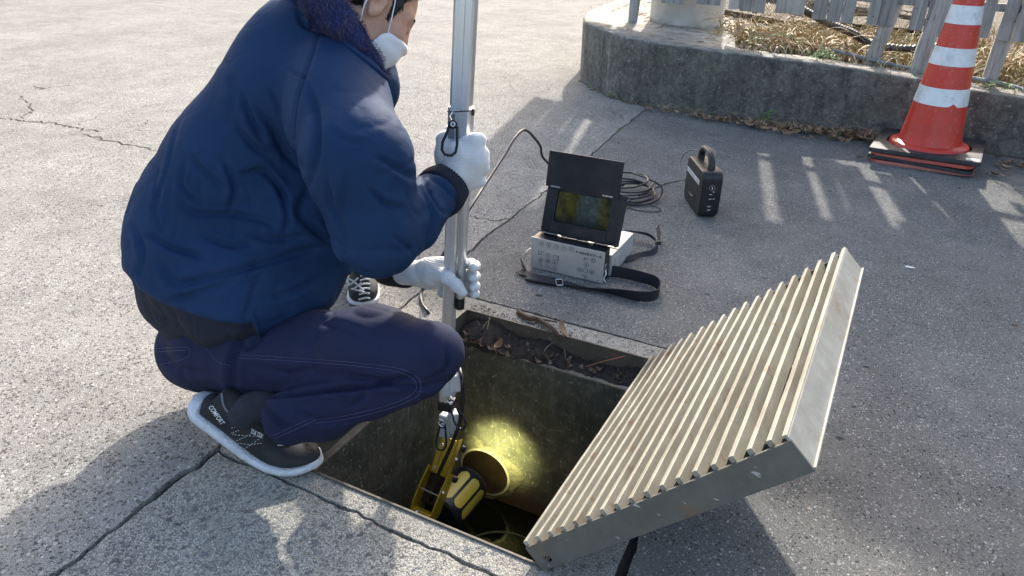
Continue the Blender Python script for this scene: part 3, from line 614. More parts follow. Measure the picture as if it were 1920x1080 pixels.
def ringplate(h, rad, rin, z0, z1, M, mat, name, parent=None, split=False, tilt=0.0):
    out = rsq(h, rad); N = len(out); vs = []; fs = []; n = 64
    inner = [(rin * math.cos(math.atan2(p[1], p[0])), rin * math.sin(math.atan2(p[1], p[0]))) for p in out]
    for loop, z in ((out, z0), (out, z1 - .004), ([(p[0] * .99, p[1] * .99) for p in out], z1), (inner, z1), (inner, z0)):
        for p in loop: q = M @ V(p[0], p[1], 0) + cc; vs.append((q[0], q[1], z + tilt * p[0]))
    for L in range(4):
        for i in range(N): fs.append((L * N + i, L * N + (i + 1) % N, (L + 1) * N + (i + 1) % N, (L + 1) * N + i))
    return MB().add(vs, fs).build(name, mat, parent, auto=35)
def cone(z0, full, label, nm='traffic_cone', yaw=0.0):
    r_ = empty(nm, tuple(cc + V(0, 0, z0)), label, 'traffic cone'); M = CB @ rot(yaw)
    ringplate(.236, .05, .10, z0, z0 + .017, M, M_cone, 'base_plate', r_, tilt=.02)
    sl = -.118; prof = [(.190, .017), (.1895, .046), (.185, .0535), (.176, .057), (.156, .059), (.150, .063), (.1475, .072)]
    if full:
        zt = 1.02; prof += [(.1475 + sl * (z - .052), z) for z in np.linspace(.12, zt, 10)] + [(.03, zt + .004), (.028, zt - .02)]
        MB().lathe(prof, cc + V(0, 0, z0), None, 64).build('cone_body', M_cone, r_, auto=40)
        for k, (a, b) in enumerate(((.318, .402), (.508, .592), (.700, .784))):
            a -= .02; b -= .02; pr = [(.1475 + sl * (z - z0 - .052) + .0014, z) for z in np.linspace(a, b, 5)]; pr = [(pr[0][0] - .0012, pr[0][1])] + pr + [(pr[-1][0] - .0012, pr[-1][1])]
            o = MB().lathe(pr, cc, None, 72)
            if k == 0:                                     # torn nick in the lowest band
                vv = []
                for x, y, z in o.v:
                    an = math.atan2(y - cc[1], x - cc[0]); d = abs(an - (-1.15)); 
                    if z < a + .004 and d < .16: z += .016 * (1 - d / .16) ** .4 * (1 if an > -1.2 else .6)
                    vv.append((x, y, z))
                o.v = vv
            o.build('reflective_band', M_refl, r_, auto=40)
    else: MB().lathe(prof[:4] + [(.150, .040)], cc + V(0, 0, z0), None, 48).build('cone_body', M_cone, r_, auto=40)
    return r_
cone(.002, False, 'second red cone nested underneath, only its scuffed base edge showing', yaw=.02)
w1 = ringplate(.242, .03, .198, .020, .036, CB @ rot(-.03), M_rub, 'rubber_weight', tilt=-.012); tag(w1, 'lower dusty black rubber weight squeezed between two red cone bases', 'weight', 'cone weights')
cone(.037, True, 'tall red traffic cone with white bands standing on stacked bases by the kerb', yaw=-.01)
w2 = ringplate(.252, .018, .199, .062, .082, CB @ rot(.03), M_rub, 'rubber_weight', tilt=.014); tag(w2, 'upper square black rubber ring weight laid round the foot of the cone', 'weight', 'cone weights')
st = MB(); st.box(cc + CB @ rot(.03) @ V(.212, -.216, .0) + V(0, 0, .0868), (.058, .045, .0015), CB @ rot(.03)); adopt(st.build('paint_mark', simple('old_white_paint', (.66, .64, .55), .7, var=.3, vs=60)), w2)
MB().box(cc + CB @ rot(.03) @ V(-.006, -.2475, .0) + V(0, 0, .074), (.006, .014, .03), CB @ rot(.03)).build('split', M_joint, w2)
# ---------------------------------------------------------------- control unit with screen
M_brush = NT('brushed_aluminium', .42, .45); t = M_brush; c = t.mix(t.ramp(t.noise(1, 3, .5, t.scale((6, 400, 400))), [(.3, 0.0), (.7, 1.0)]), (.50, .51, .50), (.62, .63, .61)); t.set('Base Color', c); t.bump(t.noise(1, 2, .5, t.scale((8, 600, 600))), .12, .0004); M_brush = t.m
M_blk = dusty('black_painted_metal', (.010, .011, .016), (.11, .105, .09), .18, .42, .0, 14, spec=.4); M_blkp = dusty('black_plastic', (.010, .011, .013), (.12, .11, .1), .18, .35, 0, 20)
M_ink = simple('printed_black', (.03, .03, .035), .5, rv=0); M_silver = simple('bright_metal', (.62, .62, .60), .28, .95, var=.1); M_alu = simple('anodised_aluminium', (.56, .57, .575), .34, .85, var=.08, vs=6)
bx0, bx1, by = .036, .302, 1.185; BZ = .113
unit = empty('pipe_camera_control_unit', ((bx0 + bx1) / 2, by + .1, 0), 'silver control box on the asphalt with open black screen and sun visor', 'control unit')
MB().box(((bx0 + bx1) / 2, by + .026, .004 + BZ / 2), (bx1 - bx0, .052, BZ), None, .002).build('front_housing', M_blk, unit)
MB().box(((bx0 + bx1) / 2, by - .0035, .004 + BZ / 2), (bx1 - bx0 + .004, .003, BZ + .002), None, .0008).build('front_panel', M_brush, unit)
MB().box(((bx0 + bx1) / 2 + .004, by + .054 + .115, .046), (bx1 - bx0 + .006, .226, .078), None, .002).build('rear_housing', M_brush, unit)
MB().box(((bx0 + bx1) / 2 + .004, by + .054 + .060, .0858), (bx1 - bx0 + .004, .002, .0022)).build('lid_seam', M_ink, unit)
MB().box((bx1 + .0085, by + .12, .04), (.0022, .06, .045)).build('connector_plate', simple('grey_label', (.4, .4, .38), .5), unit)
def ppos(u, v, d=0.0): return V(bx0 + u * (bx1 - bx0), by - .0052 - d, .004 + BZ * (1 - v))     # u,v on the front panel
panel = bpy.data.objects['front_panel']
def zp(x, y):  # pixel in the 7.715x enlargement -> panel fraction
    u = (x - 130) / 1020.; top = 345 + 235 * u; bot = 775 + 225 * u; return u, (y - top) / (bot - top)
btn_ring = simple('button_outline', (.20, .21, .22), .4, .5, rv=0); btn_face = simple('button_face', (.60, .62, .63), .3, .6, rv=0)
XM = np.column_stack([V(1, 0, 0), V(0, 0, 1), V(0, -1, 0)])
btns = [(270, 440, '*'), (378, 462, 'A'), (483, 487, '='), (592, 507, '~'), (700, 525, 'o'), (372, 610, 'i'), (480, 638, ' '), (268, 668, '+'), (372, 692, '+'), (477, 712, '+'), (262, 745, '-'), (368, 775, '-'), (474, 798, '-'), (1008, 680, 'o'), (918, 742, 'u'), (828, 808, 'l'), (912, 822, ' '), (1003, 845, 'r'), (910, 912, 'd')]
for x, y, g in btns:
    u, v_ = zp(x, y); p = ppos(u, v_); b = MB().lathe([(.001, .0012), (.0074, .0012), (.0085, .0002)], p, XM, 18).build('button', btn_face, panel)
    MB().lathe([(.0074, .0014), (.0088, .0014), (.0088, .0)], p, XM, 18).build('ring', btn_ring, b)
    q = p + V(0, -.0016, 0); s_ = MB()
    if g in '+': s_.box(q, (.007, .0006, .0018)).box(q - V(0, .0004, 0), (.0018, .0006, .007))
    elif g == '-': s_.box(q, (.007, .0006, .0016))
    elif g in 'udlr':
        a = {'u': math.pi / 2, 'd': -math.pi / 2, 'l': math.pi, 'r': 0}[g]; tr = [(.0042 * math.cos(a + k * 2.094), .0042 * math.sin(a + k * 2.094)) for k in range(3)]; s_.prism(tr, 0, .0006, XM, q)
    elif g == '*': s_.box(q + V(0, 0, .002), (.008, .0006, .001)).box(q, (.005, .0006, .003))
    elif g == 'A': s_.box(q, (.003, .0006, .006)).box(q + V(0, -.0004, 0), (.006, .0006, .002))
    elif g == 'o': s_.box(q + V(-.001, 0, .001), (.005, .0006, .003))
    elif g in '=~i': s_.box(q, (.006, .0006, .001)).box(q + V(0, 0, .002), (.004, .0006, .001))
    if s_.v: s_.build('mark', M_ink, b)
for x, y in ((155, 400), (150, 728), (1122, 622), (1092, 958)):
    u, v_ = zp(x, y); MB().lathe([(.0005, .001), (.0022, .0008), (.0026, 0)], ppos(u, v_), XM, 10).build('screw', M_silver, panel)
for x, y, n_ in ((235, 545, 3), (885, 650, 2), (525, 630, 4)):
    for k in range(n_): u, v_ = zp(x, y + k * 22 - (10 if n_ == 4 else 0)); MB().box(ppos(u, v_, .0004), (.0035, .0008, .0026)).build('indicator_mark', M_ink, panel)
for x, y, w_ in ((285, 560, .010), (915, 658, .006), (262, 590, .012)): u, v_ = zp(x, y); MB().box(ppos(u, v_, .0004), (w_, .0008, .0022)).build('indicator_mark', M_ink, panel)
def text(s, loc, size, M, mat, parent, name='lettering', ext=.0003, shear=0.0, bold=0.0, align='LEFT', sx=1.0):
    cu_ = bpy.data.curves.new(name, 'FONT'); cu_.body = s; cu_.size = size; cu_.extrude = ext; cu_.shear = shear; cu_.offset = bold; cu_.align_x = align; cu_.align_y = 'CENTER'; cu_.resolution_u = 3
    o = bpy.data.objects.new(name, cu_); COL.objects.link(o); cu_.materials.append(mat)
    mm = Matrix.Identity(4)
    for i in range(3):
        for j in range(3): mm[i][j] = M[i, j] * (sx if j == 0 else 1)
        mm[i][3] = loc[i]
    dg = bpy.context.evaluated_depsgraph_get(); me = bpy.data.meshes.new_from_object(o.evaluated_get(dg)); bpy.data.objects.remove(o)
    me.transform(mm); ob = link(name, me, None)
    if not me.materials: me.materials.append(mat)
    if parent is not None: adopt(ob, parent)
    return ob
u, v_ = zp(775, 562); MB().lathe([(.0016, .0010), (.0032, .0010), (.0032, 0), (.0016, 0)], ppos(u, v_), XM, 14).build('round_logo', M_ink, panel)
u, v_ = zp(812, 574); text('株式会社', ppos(u, v_, .0006), .0062, XM, M_ink, panel, bold=.0001)
u, v_ = zp(908, 594); text('カンツール', ppos(u, v_, .0006), .0112, XM, M_ink, panel, bold=.0004)
# screen: hinge line at the back of the front housing, leaning back
sa = math.radians(72); hx0, hx1 = bx0 + .006, bx1 + .018
SM = np.column_stack([V(1, 0, 0), V(0, math.cos(sa), math.sin(sa)), V(0, -math.sin(sa), math.cos(sa))])
so = V((hx0 + hx1) / 2, by + .058, .124); SH = .170; SWD = hx1 - hx0
def SP(x, y, z=0.0): return so + SM @ V(x, y, z)
bez = MB(); fw = .028
bez.box(SP(-SWD / 2 + .02, SH / 2), (.040, SH, .016), SM, .002).box(SP(SWD / 2 - .02, SH / 2), (.040, SH, .016), SM, .002).box(SP(0, .019), (SWD - .08, .038, .0158), SM, .0).box(SP(0, SH - .012), (SWD - .08, .024, .0158), SM, .0)
bezo = bez.build('screen_frame', M_blk, unit); MB().box(SP(0, SH / 2, -.008), (SWD - .004, SH - .004, .010), SM, .002).build('screen_back', M_blk, unit)
MB().box(SP(SWD / 2 + .004, SH / 2 - .005, .012), (.007, SH + .0, .035), SM, .001).build('side_flap', M_blk, unit)
MB().box(SP(0, -.001, .014), (SWD, .0035, .028), SM, .001).build('bottom_flap', M_blk, unit)
def screen():
    t = NT('lit_screen_image', .08, base=(.004, .004, .004)); q = t.n('ShaderNodeSeparateXYZ', Vector=t.co).outputs
    g = t.mix(t.ramp(t.noise(26, 6, .7), [(.35, 0.0), (.7, 1.0)]), (.012, .018, .005), (.12, .125, .035)); g = t.mix(t.ramp(t.noise(70, 3), [(.6, 0.0), (.75, .8)]), g, (.15, .13, .07))
    sil = t.ramp(t.math('ADD', t.math('ABSOLUTE', t.math('SUBTRACT', q[0], .018)), t.math('MULTIPLY', t.noise(30, 4), .03)), [(.040, 1.0), (.066, 0.0)])
    blu = t.mix(t.ramp(t.noise(34, 7, .75, dist=1.2), [(.3, 0.0), (.75, 1.0)]), (.015, .03, .045), (.11, .17, .20)); g = t.mix(sil, g, blu)
    fade = t.ramp(q[1], [(.035, .15), (.08, 1.0)]); g = t.mix(1.0, g, fade, 'MULTIPLY')
    t.set('Emission Color', g); t.b.inputs['Emission Strength'].default_value = .13; return t.m
scr = MB().box((0, 0, 0), (SWD - .085, SH - .066, .002)); scr.v = [(x, y + SH / 2 + .006, z) for x, y, z in scr.v]
so_ = scr.build('screen', screen()); mm = Matrix.Identity(4)
for i in range(3):
    for j in range(3): mm[i][j] = SM[i, j]
    mm[i][3] = SP(0, 0, -.0015)[i]
so_.matrix_basis = mm; adopt(so_, unit)
# sun visor plate above the screen
va = math.radians(80); VM = np.column_stack([V(1, 0, 0), V(0, math.cos(va), math.sin(va)), V(0, -math.sin(va), math.cos(va))]); vo = SP(-.012, SH - .012, .012)
MB().box(vo + VM @ V(0, .056, 0), (SWD - .010, .122, .003), VM, .0008).build('sun_visor', M_blk, unit)
for dx in (-.095, .095): MB().box(vo + VM @ V(dx, -.002, .004), (.036, .005, .005), VM, .001).build('visor_hinge', M_silver, unit)
for dx, dy in ((-.1, .018), (-.085, .018), (.095, .02), (-.095, .11), (.11, .112)): MB().lathe([(.0005, .001), (.0026, .0008), (.003, 0)], vo + VM @ V(dx, dy, .002), np.column_stack([VM[:, 0], VM[:, 1], VM[:, 2]]), 8).build('rivet', M_blkp, unit)
for dx in (-.10, .085): MB().box(SP(dx, -.008, .002), (.052, .012, .004), SM, .001).build('screen_hinge', M_silver, unit)
MB().box(((bx0 + bx1) / 2 + .002, by + .053, .1195), (.100, .010, .003), None, .001).build('latch', M_silver, unit)
# strap rings and shoulder strap
M_web = NT('black_webbing', .8); M_web.set('Base Color', (.012, .013, .02)); M_web.bump(M_web.noise(1, 2, .5, M_web.scale((500, 500, 500))), .4, .0006); M_web = M_web.m
strap = empty('shoulder_strap', (.1, by - .05, .0), None); 
for k in list(strap.keys()): del strap[k]
adopt(strap, unit)
def ring_at(c, r, M, w=.0012): return MB().tube([c + M @ V(r * math.cos(a), r * 1.5 * math.sin(a), 0) for a in np.linspace(0, 2 * math.pi, 15)[:-1]], w, 6, closed=True)
YZ = np.column_stack([V(0, 1, 0), V(0, 0, 1), V(1, 0, 0)])
for c in (V(bx0 - .006, by + .012, .085), V(bx1 + .006, by + .006, .060)):
    ring_at(c, .009, YZ).build('strap_ring', M_silver, unit)
MB().tube(spline([V(bx0 - .008, by + .005, .07), V(bx0 - .020, by - .005, .055), V(bx0 - .024, by - .012, .03)], 4), .0022, 6).build('snap_hook', M_silver, unit)
MB().tube(spline([V(bx1 + .008, by - .004, .055), V(bx1 + .013, by - .010, .042), V(bx1 + .009, by - .016, .028), V(bx1 + .016, by - .018, .018)], 4), .0024, 6).build('snap_hook', M_silver, unit)
def band(pxs, w, th, up=None, z=None, nm='strap_band', tilt=None):
    pts = spline([G(a, b, zz) for a, b, zz in pxs], 6); N = len(pts); sides = []
    for i in range(N):
        k = i / (N - 1); ta = np.interp(k, np.linspace(0, 1, len(pxs)), tilt) if tilt else 0.0
        tg = pts[min(i + 1, N - 1)] - pts[max(i - 1, 0)]; tg /= np.linalg.norm(tg); fl = np.cross(tg, (0, 0, 1)); fl /= np.linalg.norm(fl)
        sides.append(math.cos(ta) * fl + math.sin(ta) * V(0, 0, 1))
    return MB().ribbon(pts, sides, w, th).build(nm, M_web, strap, auto=50)
band([(979, 491, .022), (984, 505, .012)], .034, .004, nm='strap_end', tilt=[1.2, 1.0])
band([(972, 508, .008), (1010, 520, .006), (1060, 531, .006), (1110, 541, .008), (1160, 549, .016), (1205, 556, .022), (1230, 553, .024), (1237, 540, .024), (1228, 528, .023), (1200, 519, .022), (1165, 511, .022), (1142, 508, .022)], .040, .0028, tilt=[.1, .1, .2, .5, 1.1, 1.45, 1.5, 1.55, 1.5, 1.4, 1.4, 1.3])
MB().box(G(1018, 524, .010), (.115, .05, .007), np.column_stack([V(.99, .14, 0), V(-.14, .99, 0), V(0, 0, 1)]), .003).build('shoulder_pad', M_web, strap)
bk = G(1049, 529, .016); BMx = np.column_stack([V(.86, .5, 0), V(-.5, .86, 0), V(0, 0, 1)])
MB().tube([bk + BMx @ V(a, b, 0) for a, b in ((-.009, -.022), (.009, -.022), (.011, -.018), (.011, .018), (.009, .022), (-.009, .022), (-.011, .018), (-.011, -.018))], .0018, 6, closed=True).build('buckle', M_silver, strap)
band([(1160, 431, .03), (1185, 434, .035), (1215, 440, .03), (1232, 455, .025), (1226, 472, .02), (1200, 478, .015), (1168, 487, .01), (1150, 478, .02)], .022, .002, nm='thin_strap', tilt=[.3, .5, .9, 1.3, .9, .5, .3, .6])
band([(1236, 452, .03), (1235, 438, .035), (1233, 424, .04)], .018, .002, nm='thin_strap', tilt=[1.3, .9, 1.2])
MB().box(G(1234, 455, .03), (.022, .012, .014), BMx, .002).build('strap_slider', M_blkp, strap)
# ---------------------------------------------------------------- portable power station
def station():
    a = V(-.48, .877, 0); b = V(.877, .48, 0); o_ = V(.430, 1.945, 0); L, W, Hh = .262, .082, .196
    M = np.column_stack([a, b, V(0, 0, 1)]); c = o_ + a * L / 2 + b * W / 2
    r_ = empty('portable_power_station', tuple(c), 'small black portable power station with a carry handle on the asphalt', 'power station')
    M_ps = dusty('satin_black_case', (.008, .008, .010), (.12, .11, .10), .15, .42, 0, 16, bump=.15, bs=600)
    poly = rsq(.5, .0); P2 = []
    def rr(w, h, r): return [(p[0], p[1]) for p in [(sx * (w - r) + r * math.cos(math.pi / 2 * (k + q / 6)), sy * (h - r) + r * math.sin(math.pi / 2 * (k + q / 6))) for k, (sx, sy) in enumerate(((1, 1), (-1, 1), (-1, -1), (1, -1))) for q in range(7)]]
    XZ = np.column_stack([a, V(0, 0, 1), b])                 # outline in a-z plane, extruded along b
    vs = []; fs = []; layers = [(-W / 2, .93), (-W / 2 + .004, .975), (-W / 2 + .012, 1.0), (-.001, 1.0), (-.0008, .985), (.0008, .985), (.001, 1.0), (W / 2 - .012, 1.0), (W / 2 - .004, .975), (W / 2, .93)]
    out = rr(L / 2, Hh / 2, .032); N = len(out)
    for z, s in layers:
        for p in out: vs.append(c + XZ @ V(p[0] - (1 - s) * np.sign(p[0]) * .045 * 1.6, p[1] - (1 - s) * np.sign(p[1]) * .045 * 1.6, z) + V(0, 0, Hh / 2 + .003))
    fs = [tuple(range(N))[::-1], tuple((len(layers) - 1) * N + i for i in range(N))] + [(k * N + i, k * N + (i + 1) % N, (k + 1) * N + (i + 1) % N, (k + 1) * N + i) for k in range(len(layers) - 1) for i in range(N)]
    MB().add(vs, fs).build('case', M_ps, r_, auto=38)
    hp = spline([c + a * .075 + V(0, 0, Hh - .008), c + a * .074 + V(0, 0, Hh + .028), c + a * .045 + V(0, 0, Hh + .052), c + V(0, 0, Hh + .059), c - a * .045 + V(0, 0, Hh + .052), c - a * .078 + V(0, 0, Hh + .025), c - a * .085 + V(0, 0, Hh - .008)], 7)
    MB().tube(hp, [.016 - .003 * math.sin(math.pi * i / (len(hp) - 1)) for i in range(len(hp))], 16).build('carry_handle', M_ps, r_, auto=60)
    f = lambda x, z, d=0.0: c - a * (L / 2 + .0005 + d) + b * x + V(0, 0, z)            # narrow end face
    FMx = np.column_stack([b, V(0, 0, 1), -a])
    pw = MB().lathe([(.001, .002), (.010, .002), (.012, .0)], f(.0, .135), FMx, 20).build('power_button', M_blkp, r_); MB().lathe([(.0105, .0026), (.0125, .0026), (.0125, 0)], f(.0, .135), FMx, 20).build('ring', simple('grey_ring', (.2, .2, .2), .4), pw)
    MB().box(f(.0, .135, .0025), (.003, .010, .0012), FMx).build('symbol', simple('white_print', (.7, .7, .68), .5, rv=0), pw)
    wp = bpy.data.materials['white_print']
    for z in (.098, .078): MB().lathe([(.004, .0015), (.007, .0015), (.007, -.001)], f(-.002, z), FMx, 14).build('dc_socket', M_blkp, r_); MB().box(f(-.002, z + .009, .001), (.012, .002, .001), FMx).build('socket_mark', wp, r_)
    for z in (.055, .040): MB().box(f(-.002, z, .001), (.014, .006, .002), FMx, .0005).build('usb_port', M_silver, r_)
    for x, z in ((.012, .088), (.008, .118)): MB().box(f(x, z, .001), (.006, .003, .001), FMx).build('socket_mark', wp, r_)
    g = lambda x, z, d=0.0: c + a * x - b * (W / 2 + .0005 + d) + V(0, 0, z)
    Mg = np.column_stack([-a, V(0, 0, 1), -b])
    MB().box(g(.016, .140, .0005), (.20, .019, .0008), Mg @ np.array([[1, 0, 0], [0, 1, 0], [0, 0, 1]])).build('label_strip', simple('white_label', (.70, .72, .72), .4, rv=0), r_)
    ls = bpy.data.objects['label_strip']; rr2 = np.random.default_rng(3)
    for k in range(13): MB().box(g(.105 - k * .0145, .140, .0014), (.009, .007 + rr2.uniform(0, .004), .0004), Mg).build('print_mark', simple('grey_print', (.35, .36, .38), .5, rv=0) if k == 0 else bpy.data.materials['grey_print'], ls)
    MB().tube([g(.06 * math.cos(t_) + .01, .085 + .03 * math.sin(t_)) for t_ in np.linspace(3.5, 5.2, 12)], .002, 6).build('moulded_smile', M_ps, r_, auto=60)
station()
# ---------------------------------------------------------------- cables
M_cab = dusty('black_cable_jacket', (.016, .016, .018), (.16, .15, .13), .25, .3, 0, 30)
def cable(nm, pts, r, label, cat='cable', n=8): o = MB().tube(spline(pts, 7), r, n).build(nm, M_cab, None, auto=80); return tag(o, label, cat)
def coil():
    c0 = G(1178, 366); pts = []; r2 = np.random.default_rng(5)
    for k in range(5 * 12):
        a = k / 12 * 2 * math.pi + 2.2; rad = .098 + .012 * math.sin(k * .31) + r2.normal(0, .0015); pts.append(c0 + V(rad * math.cos(a) + .012 * math.sin(k * .09), rad * 1.15 * math.sin(a) + .012 * math.cos(k * .13), .006 + .0011 * k + .004 * math.sin(k * .7)))
    pts += [G(1215, 335, .07), G(1240, 350, .05), G(1238, 368, .02), G(1222, 380, .012), G(1195, 384, .008), G(1165, 380, .006), G(1140, 372, .006)]
    cable('coiled_camera_cable', pts, .0045, 'coil of glossy black camera cable lying behind the control box')
coil()
coil_l = [RY(1140, 330, 1.9), RY(1168, 300, 1.85), RY(1192, 330, 1.8), RY(1190, 372, 1.75), G(1170, 392, .01), G(1150, 380, .01)]
def loopcable():
    pts = [G(1168, 398, .006), G(1190, 382, .008), G(1215, 383, .006), G(1240, 392, .004), G(1228, 397, .004), G(1195, 394, .004), G(1170, 385, .005), G(1150, 372, .01)]
    cable('thin_signal_lead', pts, .0022, 'thin black lead looped on the asphalt beside the coiled cable')
loopcable()
cable('power_lead', [G(1160, 385, .012), G(1190, 372, .01), G(1220, 356, .005), G(1245, 345, .004), G(1270, 340, .006), RY(1286, 337, 2.2), RY(1300, 335, 2.2)], .0028, 'black power lead running from the control box to the power station')
cable('loop_lead', [RY(1288, 332, 2.16), RY(1278, 318, 2.22), RY(1277, 300, 2.28), RY(1286, 286, 2.3), RY(1300, 281, 2.28), RY(1312, 283, 2.2), RY(1318, 288, 2.15)], .0022, 'thin black lead looping up beside the power station handle')
def main_cable():
    pts = [V(.16, 1.75, .02), V(.06, 1.80, .06), RY(1027, 305, 1.74), RY(1012, 272, 1.68), RY(986, 244, 1.6), RY(966, 258, 1.5), RY(945, 292, 1.38), RY(912, 342, 1.2), RY(880, 392, 1.03), RY(850, 440, .93), RY(836, 468, .9), RY(812, 512, .87), RY(791, 545, .83), G(791, 566, .006), G(802, 585, .006), RY(814, 601, .76), RY(826, 622, .66), RY(848, 655, .52), RY(864, 700, .40), RY(868, 745, .385), RY(862, 790, .375), RY(846, 836, .36), RY(828, 875, .345), RY(812, 915, .35), RY(806, 950, .36)]
    for i, p in enumerate(pts): print('cab', i, np.round(p, 3)) if i < 18 else None
    cable('camera_push_cable', pts, .0052, 'black camera cable arching over the ground and down the pole into the pit')
main_cable()
# ---------------------------------------------------------------- telescopic pole with inspection camera head
pT = RY(873, 0, .40); pB = RY(840, 740, .40); pax = (pT - pB) / np.linalg.norm(pT - pB)
pr = V(.888, .459, 0); an = math.radians(-14); pr = rot(an) @ pr; pr = pr - pax * (pr @ pax); pr /= np.linalg.norm(pr); pf = np.cross(pax, pr)     # pf points away
if pf[1] < 0: pf = -pf
PM = np.column_stack([pr, pf, pax])
def pz(py):      # distance along the pole (from pB) whose image height is py
    ts = np.linspace(-.3, 1.9, 900); ys = [PX(pB + pax * t_)[1] for t_ in ts]; return float(np.interp(py, ys[::-1], ts[::-1]))
C_ = RY
def PP(x, y, t_): return pB + PM @ V(x, y, t_)
pole = empty('pipe_inspection_pole', tuple(pB), 'silver telescopic pole with a yellow and black camera head hanging into the pit', 'inspection camera')
def alu(nm, base, rough=.36):
    t = NT(nm, rough, .8); c = t.mix(t.ramp(t.noise(1, 4, .6, t.scale((90, 90, 1.5))), [(.3, 0.0), (.7, 1.0)]), tuple(x * .88 for x in base), base); t.set('Base Color', c)
    t.set('Roughness', t.math('ADD', t.math('MULTIPLY', t.noise(20, 4), .2), rough - .1)); t.bump(t.noise(1, 2, .5, t.scale((700, 700, 6))), .08, .0004); return t.m
M_pole = alu('pole_aluminium', (.78, .78, .77), .42); M_poleB = alu('pole_tube_aluminium', (.68, .69, .69), .36)
def extr(poly, t0, t1, nm, mat, off=(0, 0), par=None): return MB().prism([(p[0] + off[0], p[1] + off[1]) for p in poly], t0, t1, PM, pB).build(nm, mat, par or pole, auto=25)
mainp = [(-.014, -.011), (-.010, -.015), (-.0015, -.015), (-.0015, -.0125), (.0015, -.0125), (.0015, -.015), (.011, -.015), (.014, -.012), (.014, .014), (-.014, .014)]
extr(mainp, -.02, pz(250), 'inner_profile', M_pole, (-.007, 0))
cyl = [(.0105 * math.cos(k * math.pi / 10), .0105 * math.sin(k * math.pi / 10)) for k in range(20)]
extr(cyl, pz(556), pz(250), 'side_tube', M_poleB, (.0185, .004)); extr([(p[0] * 1.08, p[1] * 1.08) for p in cyl], pz(576), pz(556) - .0005, 'tube_end_cap', M_blkp, (.0185, .004))
outp = [(-.023, -.010), (-.017, -.017), (.004, -.017), (.004, -.014), (.007, -.014), (.007, -.017), (.019, -.017), (.0235, -.012), (.0235, .017), (-.023, .017)]
tj = pz(262); tk = pz(200); extr([(p[0] * 1.06, p[1] * 1.06) for p in outp], tj, tk, 'joint_collar', M_pole)
extr([(p[0] * .93, p[1] * .93) for p in outp], tk + .0005, 1.75, 'outer_profile', M_pole)
extr([(-.020, -.0195), (-.006, -.0195), (-.006, -.0188), (-.020, -.0188)], tj + .006, tk - .012, 'lock_plate', simple('grey_lock_plate', (.25, .25, .25), .4, .7))
tz = tk - .006
MB().tube([PP(x * 1.09, y * 1.09, tz + .004 * x / .02) for x, y in outp], .0014, 6, closed=True).build('cable_tie', M_ink, pole); MB().box(PP(.029, -.006, tz), (.006, .006, .014), PM, .001).build('tie_head', M_ink, pole)
M_carab = simple('black_carabiner', (.012, .012, .014), .25, .6, var=.1)
def carab(c, ang, L, w, down=None, r_=.0026, depth=V(0, -1, 0)):
    """snap hook: c = top eye, in the plane facing the camera"""
    v = (CAM_O - c); v /= np.linalg.norm(v); xr = np.cross((0, 0, 1), v) * 1.0; xr /= np.linalg.norm(xr); up = np.cross(v, xr)
    ca, sa_ = math.cos(ang), math.sin(ang); x2 = ca * xr + sa_ * up; y2 = -sa_ * xr + ca * up; Mx = np.column_stack([x2, y2, v])
    root = MB().tube([c + Mx @ V(a * w, -b * L, 0) for a, b in ((-.22, .03), (-.30, .25), (-.5, .62), (-.46, .86), (-.25, .98), (0, 1.0), (.25, .98), (.46, .86), (.5, .62), (.38, .25), (.30, .02))], r_, 8).build('carabiner', M_carab, pole, auto=70)
    MB().tube([c + Mx @ V(.0062 * math.cos(a), .0062 * math.sin(a) + .001, 0) for a in np.linspace(0, 2 * math.pi, 15)[:-1]], r_ * 1.1, 8, closed=True).build('eye', M_carab, root, auto=70)
    MB().tube([c + Mx @ V(.0042 * math.cos(a), .0042 * math.sin(a) + .001, .0026) for a in np.linspace(0, 2 * math.pi, 13)[:-1]], .0014, 6, closed=True).build('rivet_ring', M_silver, root, auto=70)
    return Mx
ce1 = C_(849, 234, .40); ce1 = ce1 + (CAM_O - ce1) / np.linalg.norm(CAM_O - ce1) * .085; carab(ce1, math.radians(-10), .062, .030, r_=.0030)
MB().tube([PP(-.010, -.021, pz(206)), PP(-.012, -.036, pz(212)), ce1 + V(0, 0, .006)], .0012, 6).build('key_ring', M_silver, pole)
# plastic joints in the pit
M_wpl = simple('pale_plastic', (.56, .58, .58), .4, var=.12, vs=30)
yb = .40
def at(px, py, y=yb): return RY(px, py, y)
def wedge(px, py, w, h, d, M, bev=.004, nm='joint_block', mat=M_wpl): return MB().box(at(px, py), (w, d, h), M, bev).build(nm, mat, pole)
wedge(843, 722, .034, .060, .032, PM); wedge(852, 716, .030, .052, .026, PM @ rot(.5), .004)
wedge(838, 757, .040, .030, .034, PM, .003, 'clamp', M_blkp); wedge(838, 796, .036, .072, .034, PM @ rot(-.25), .005); wedge(849, 790, .022, .066, .03, PM @ rot(.6), .004)
wedge(828, 750, .008, .022, .03, PM, .002)
for (a, b, a2, L) in ((846, 756, .42, .070), (829, 798, -.08, .062)):
    c = at(a, b, yb - .05); carab(c, a2, L, .026, r_=.0026)
    MB().tube([c + V(.010 * math.cos(k), -.004, .012 + .010 * math.sin(k)) for k in np.linspace(0, 2 * math.pi, 13)[:-1]], .0011, 6, closed=True).build('split_ring', M_silver, pole)
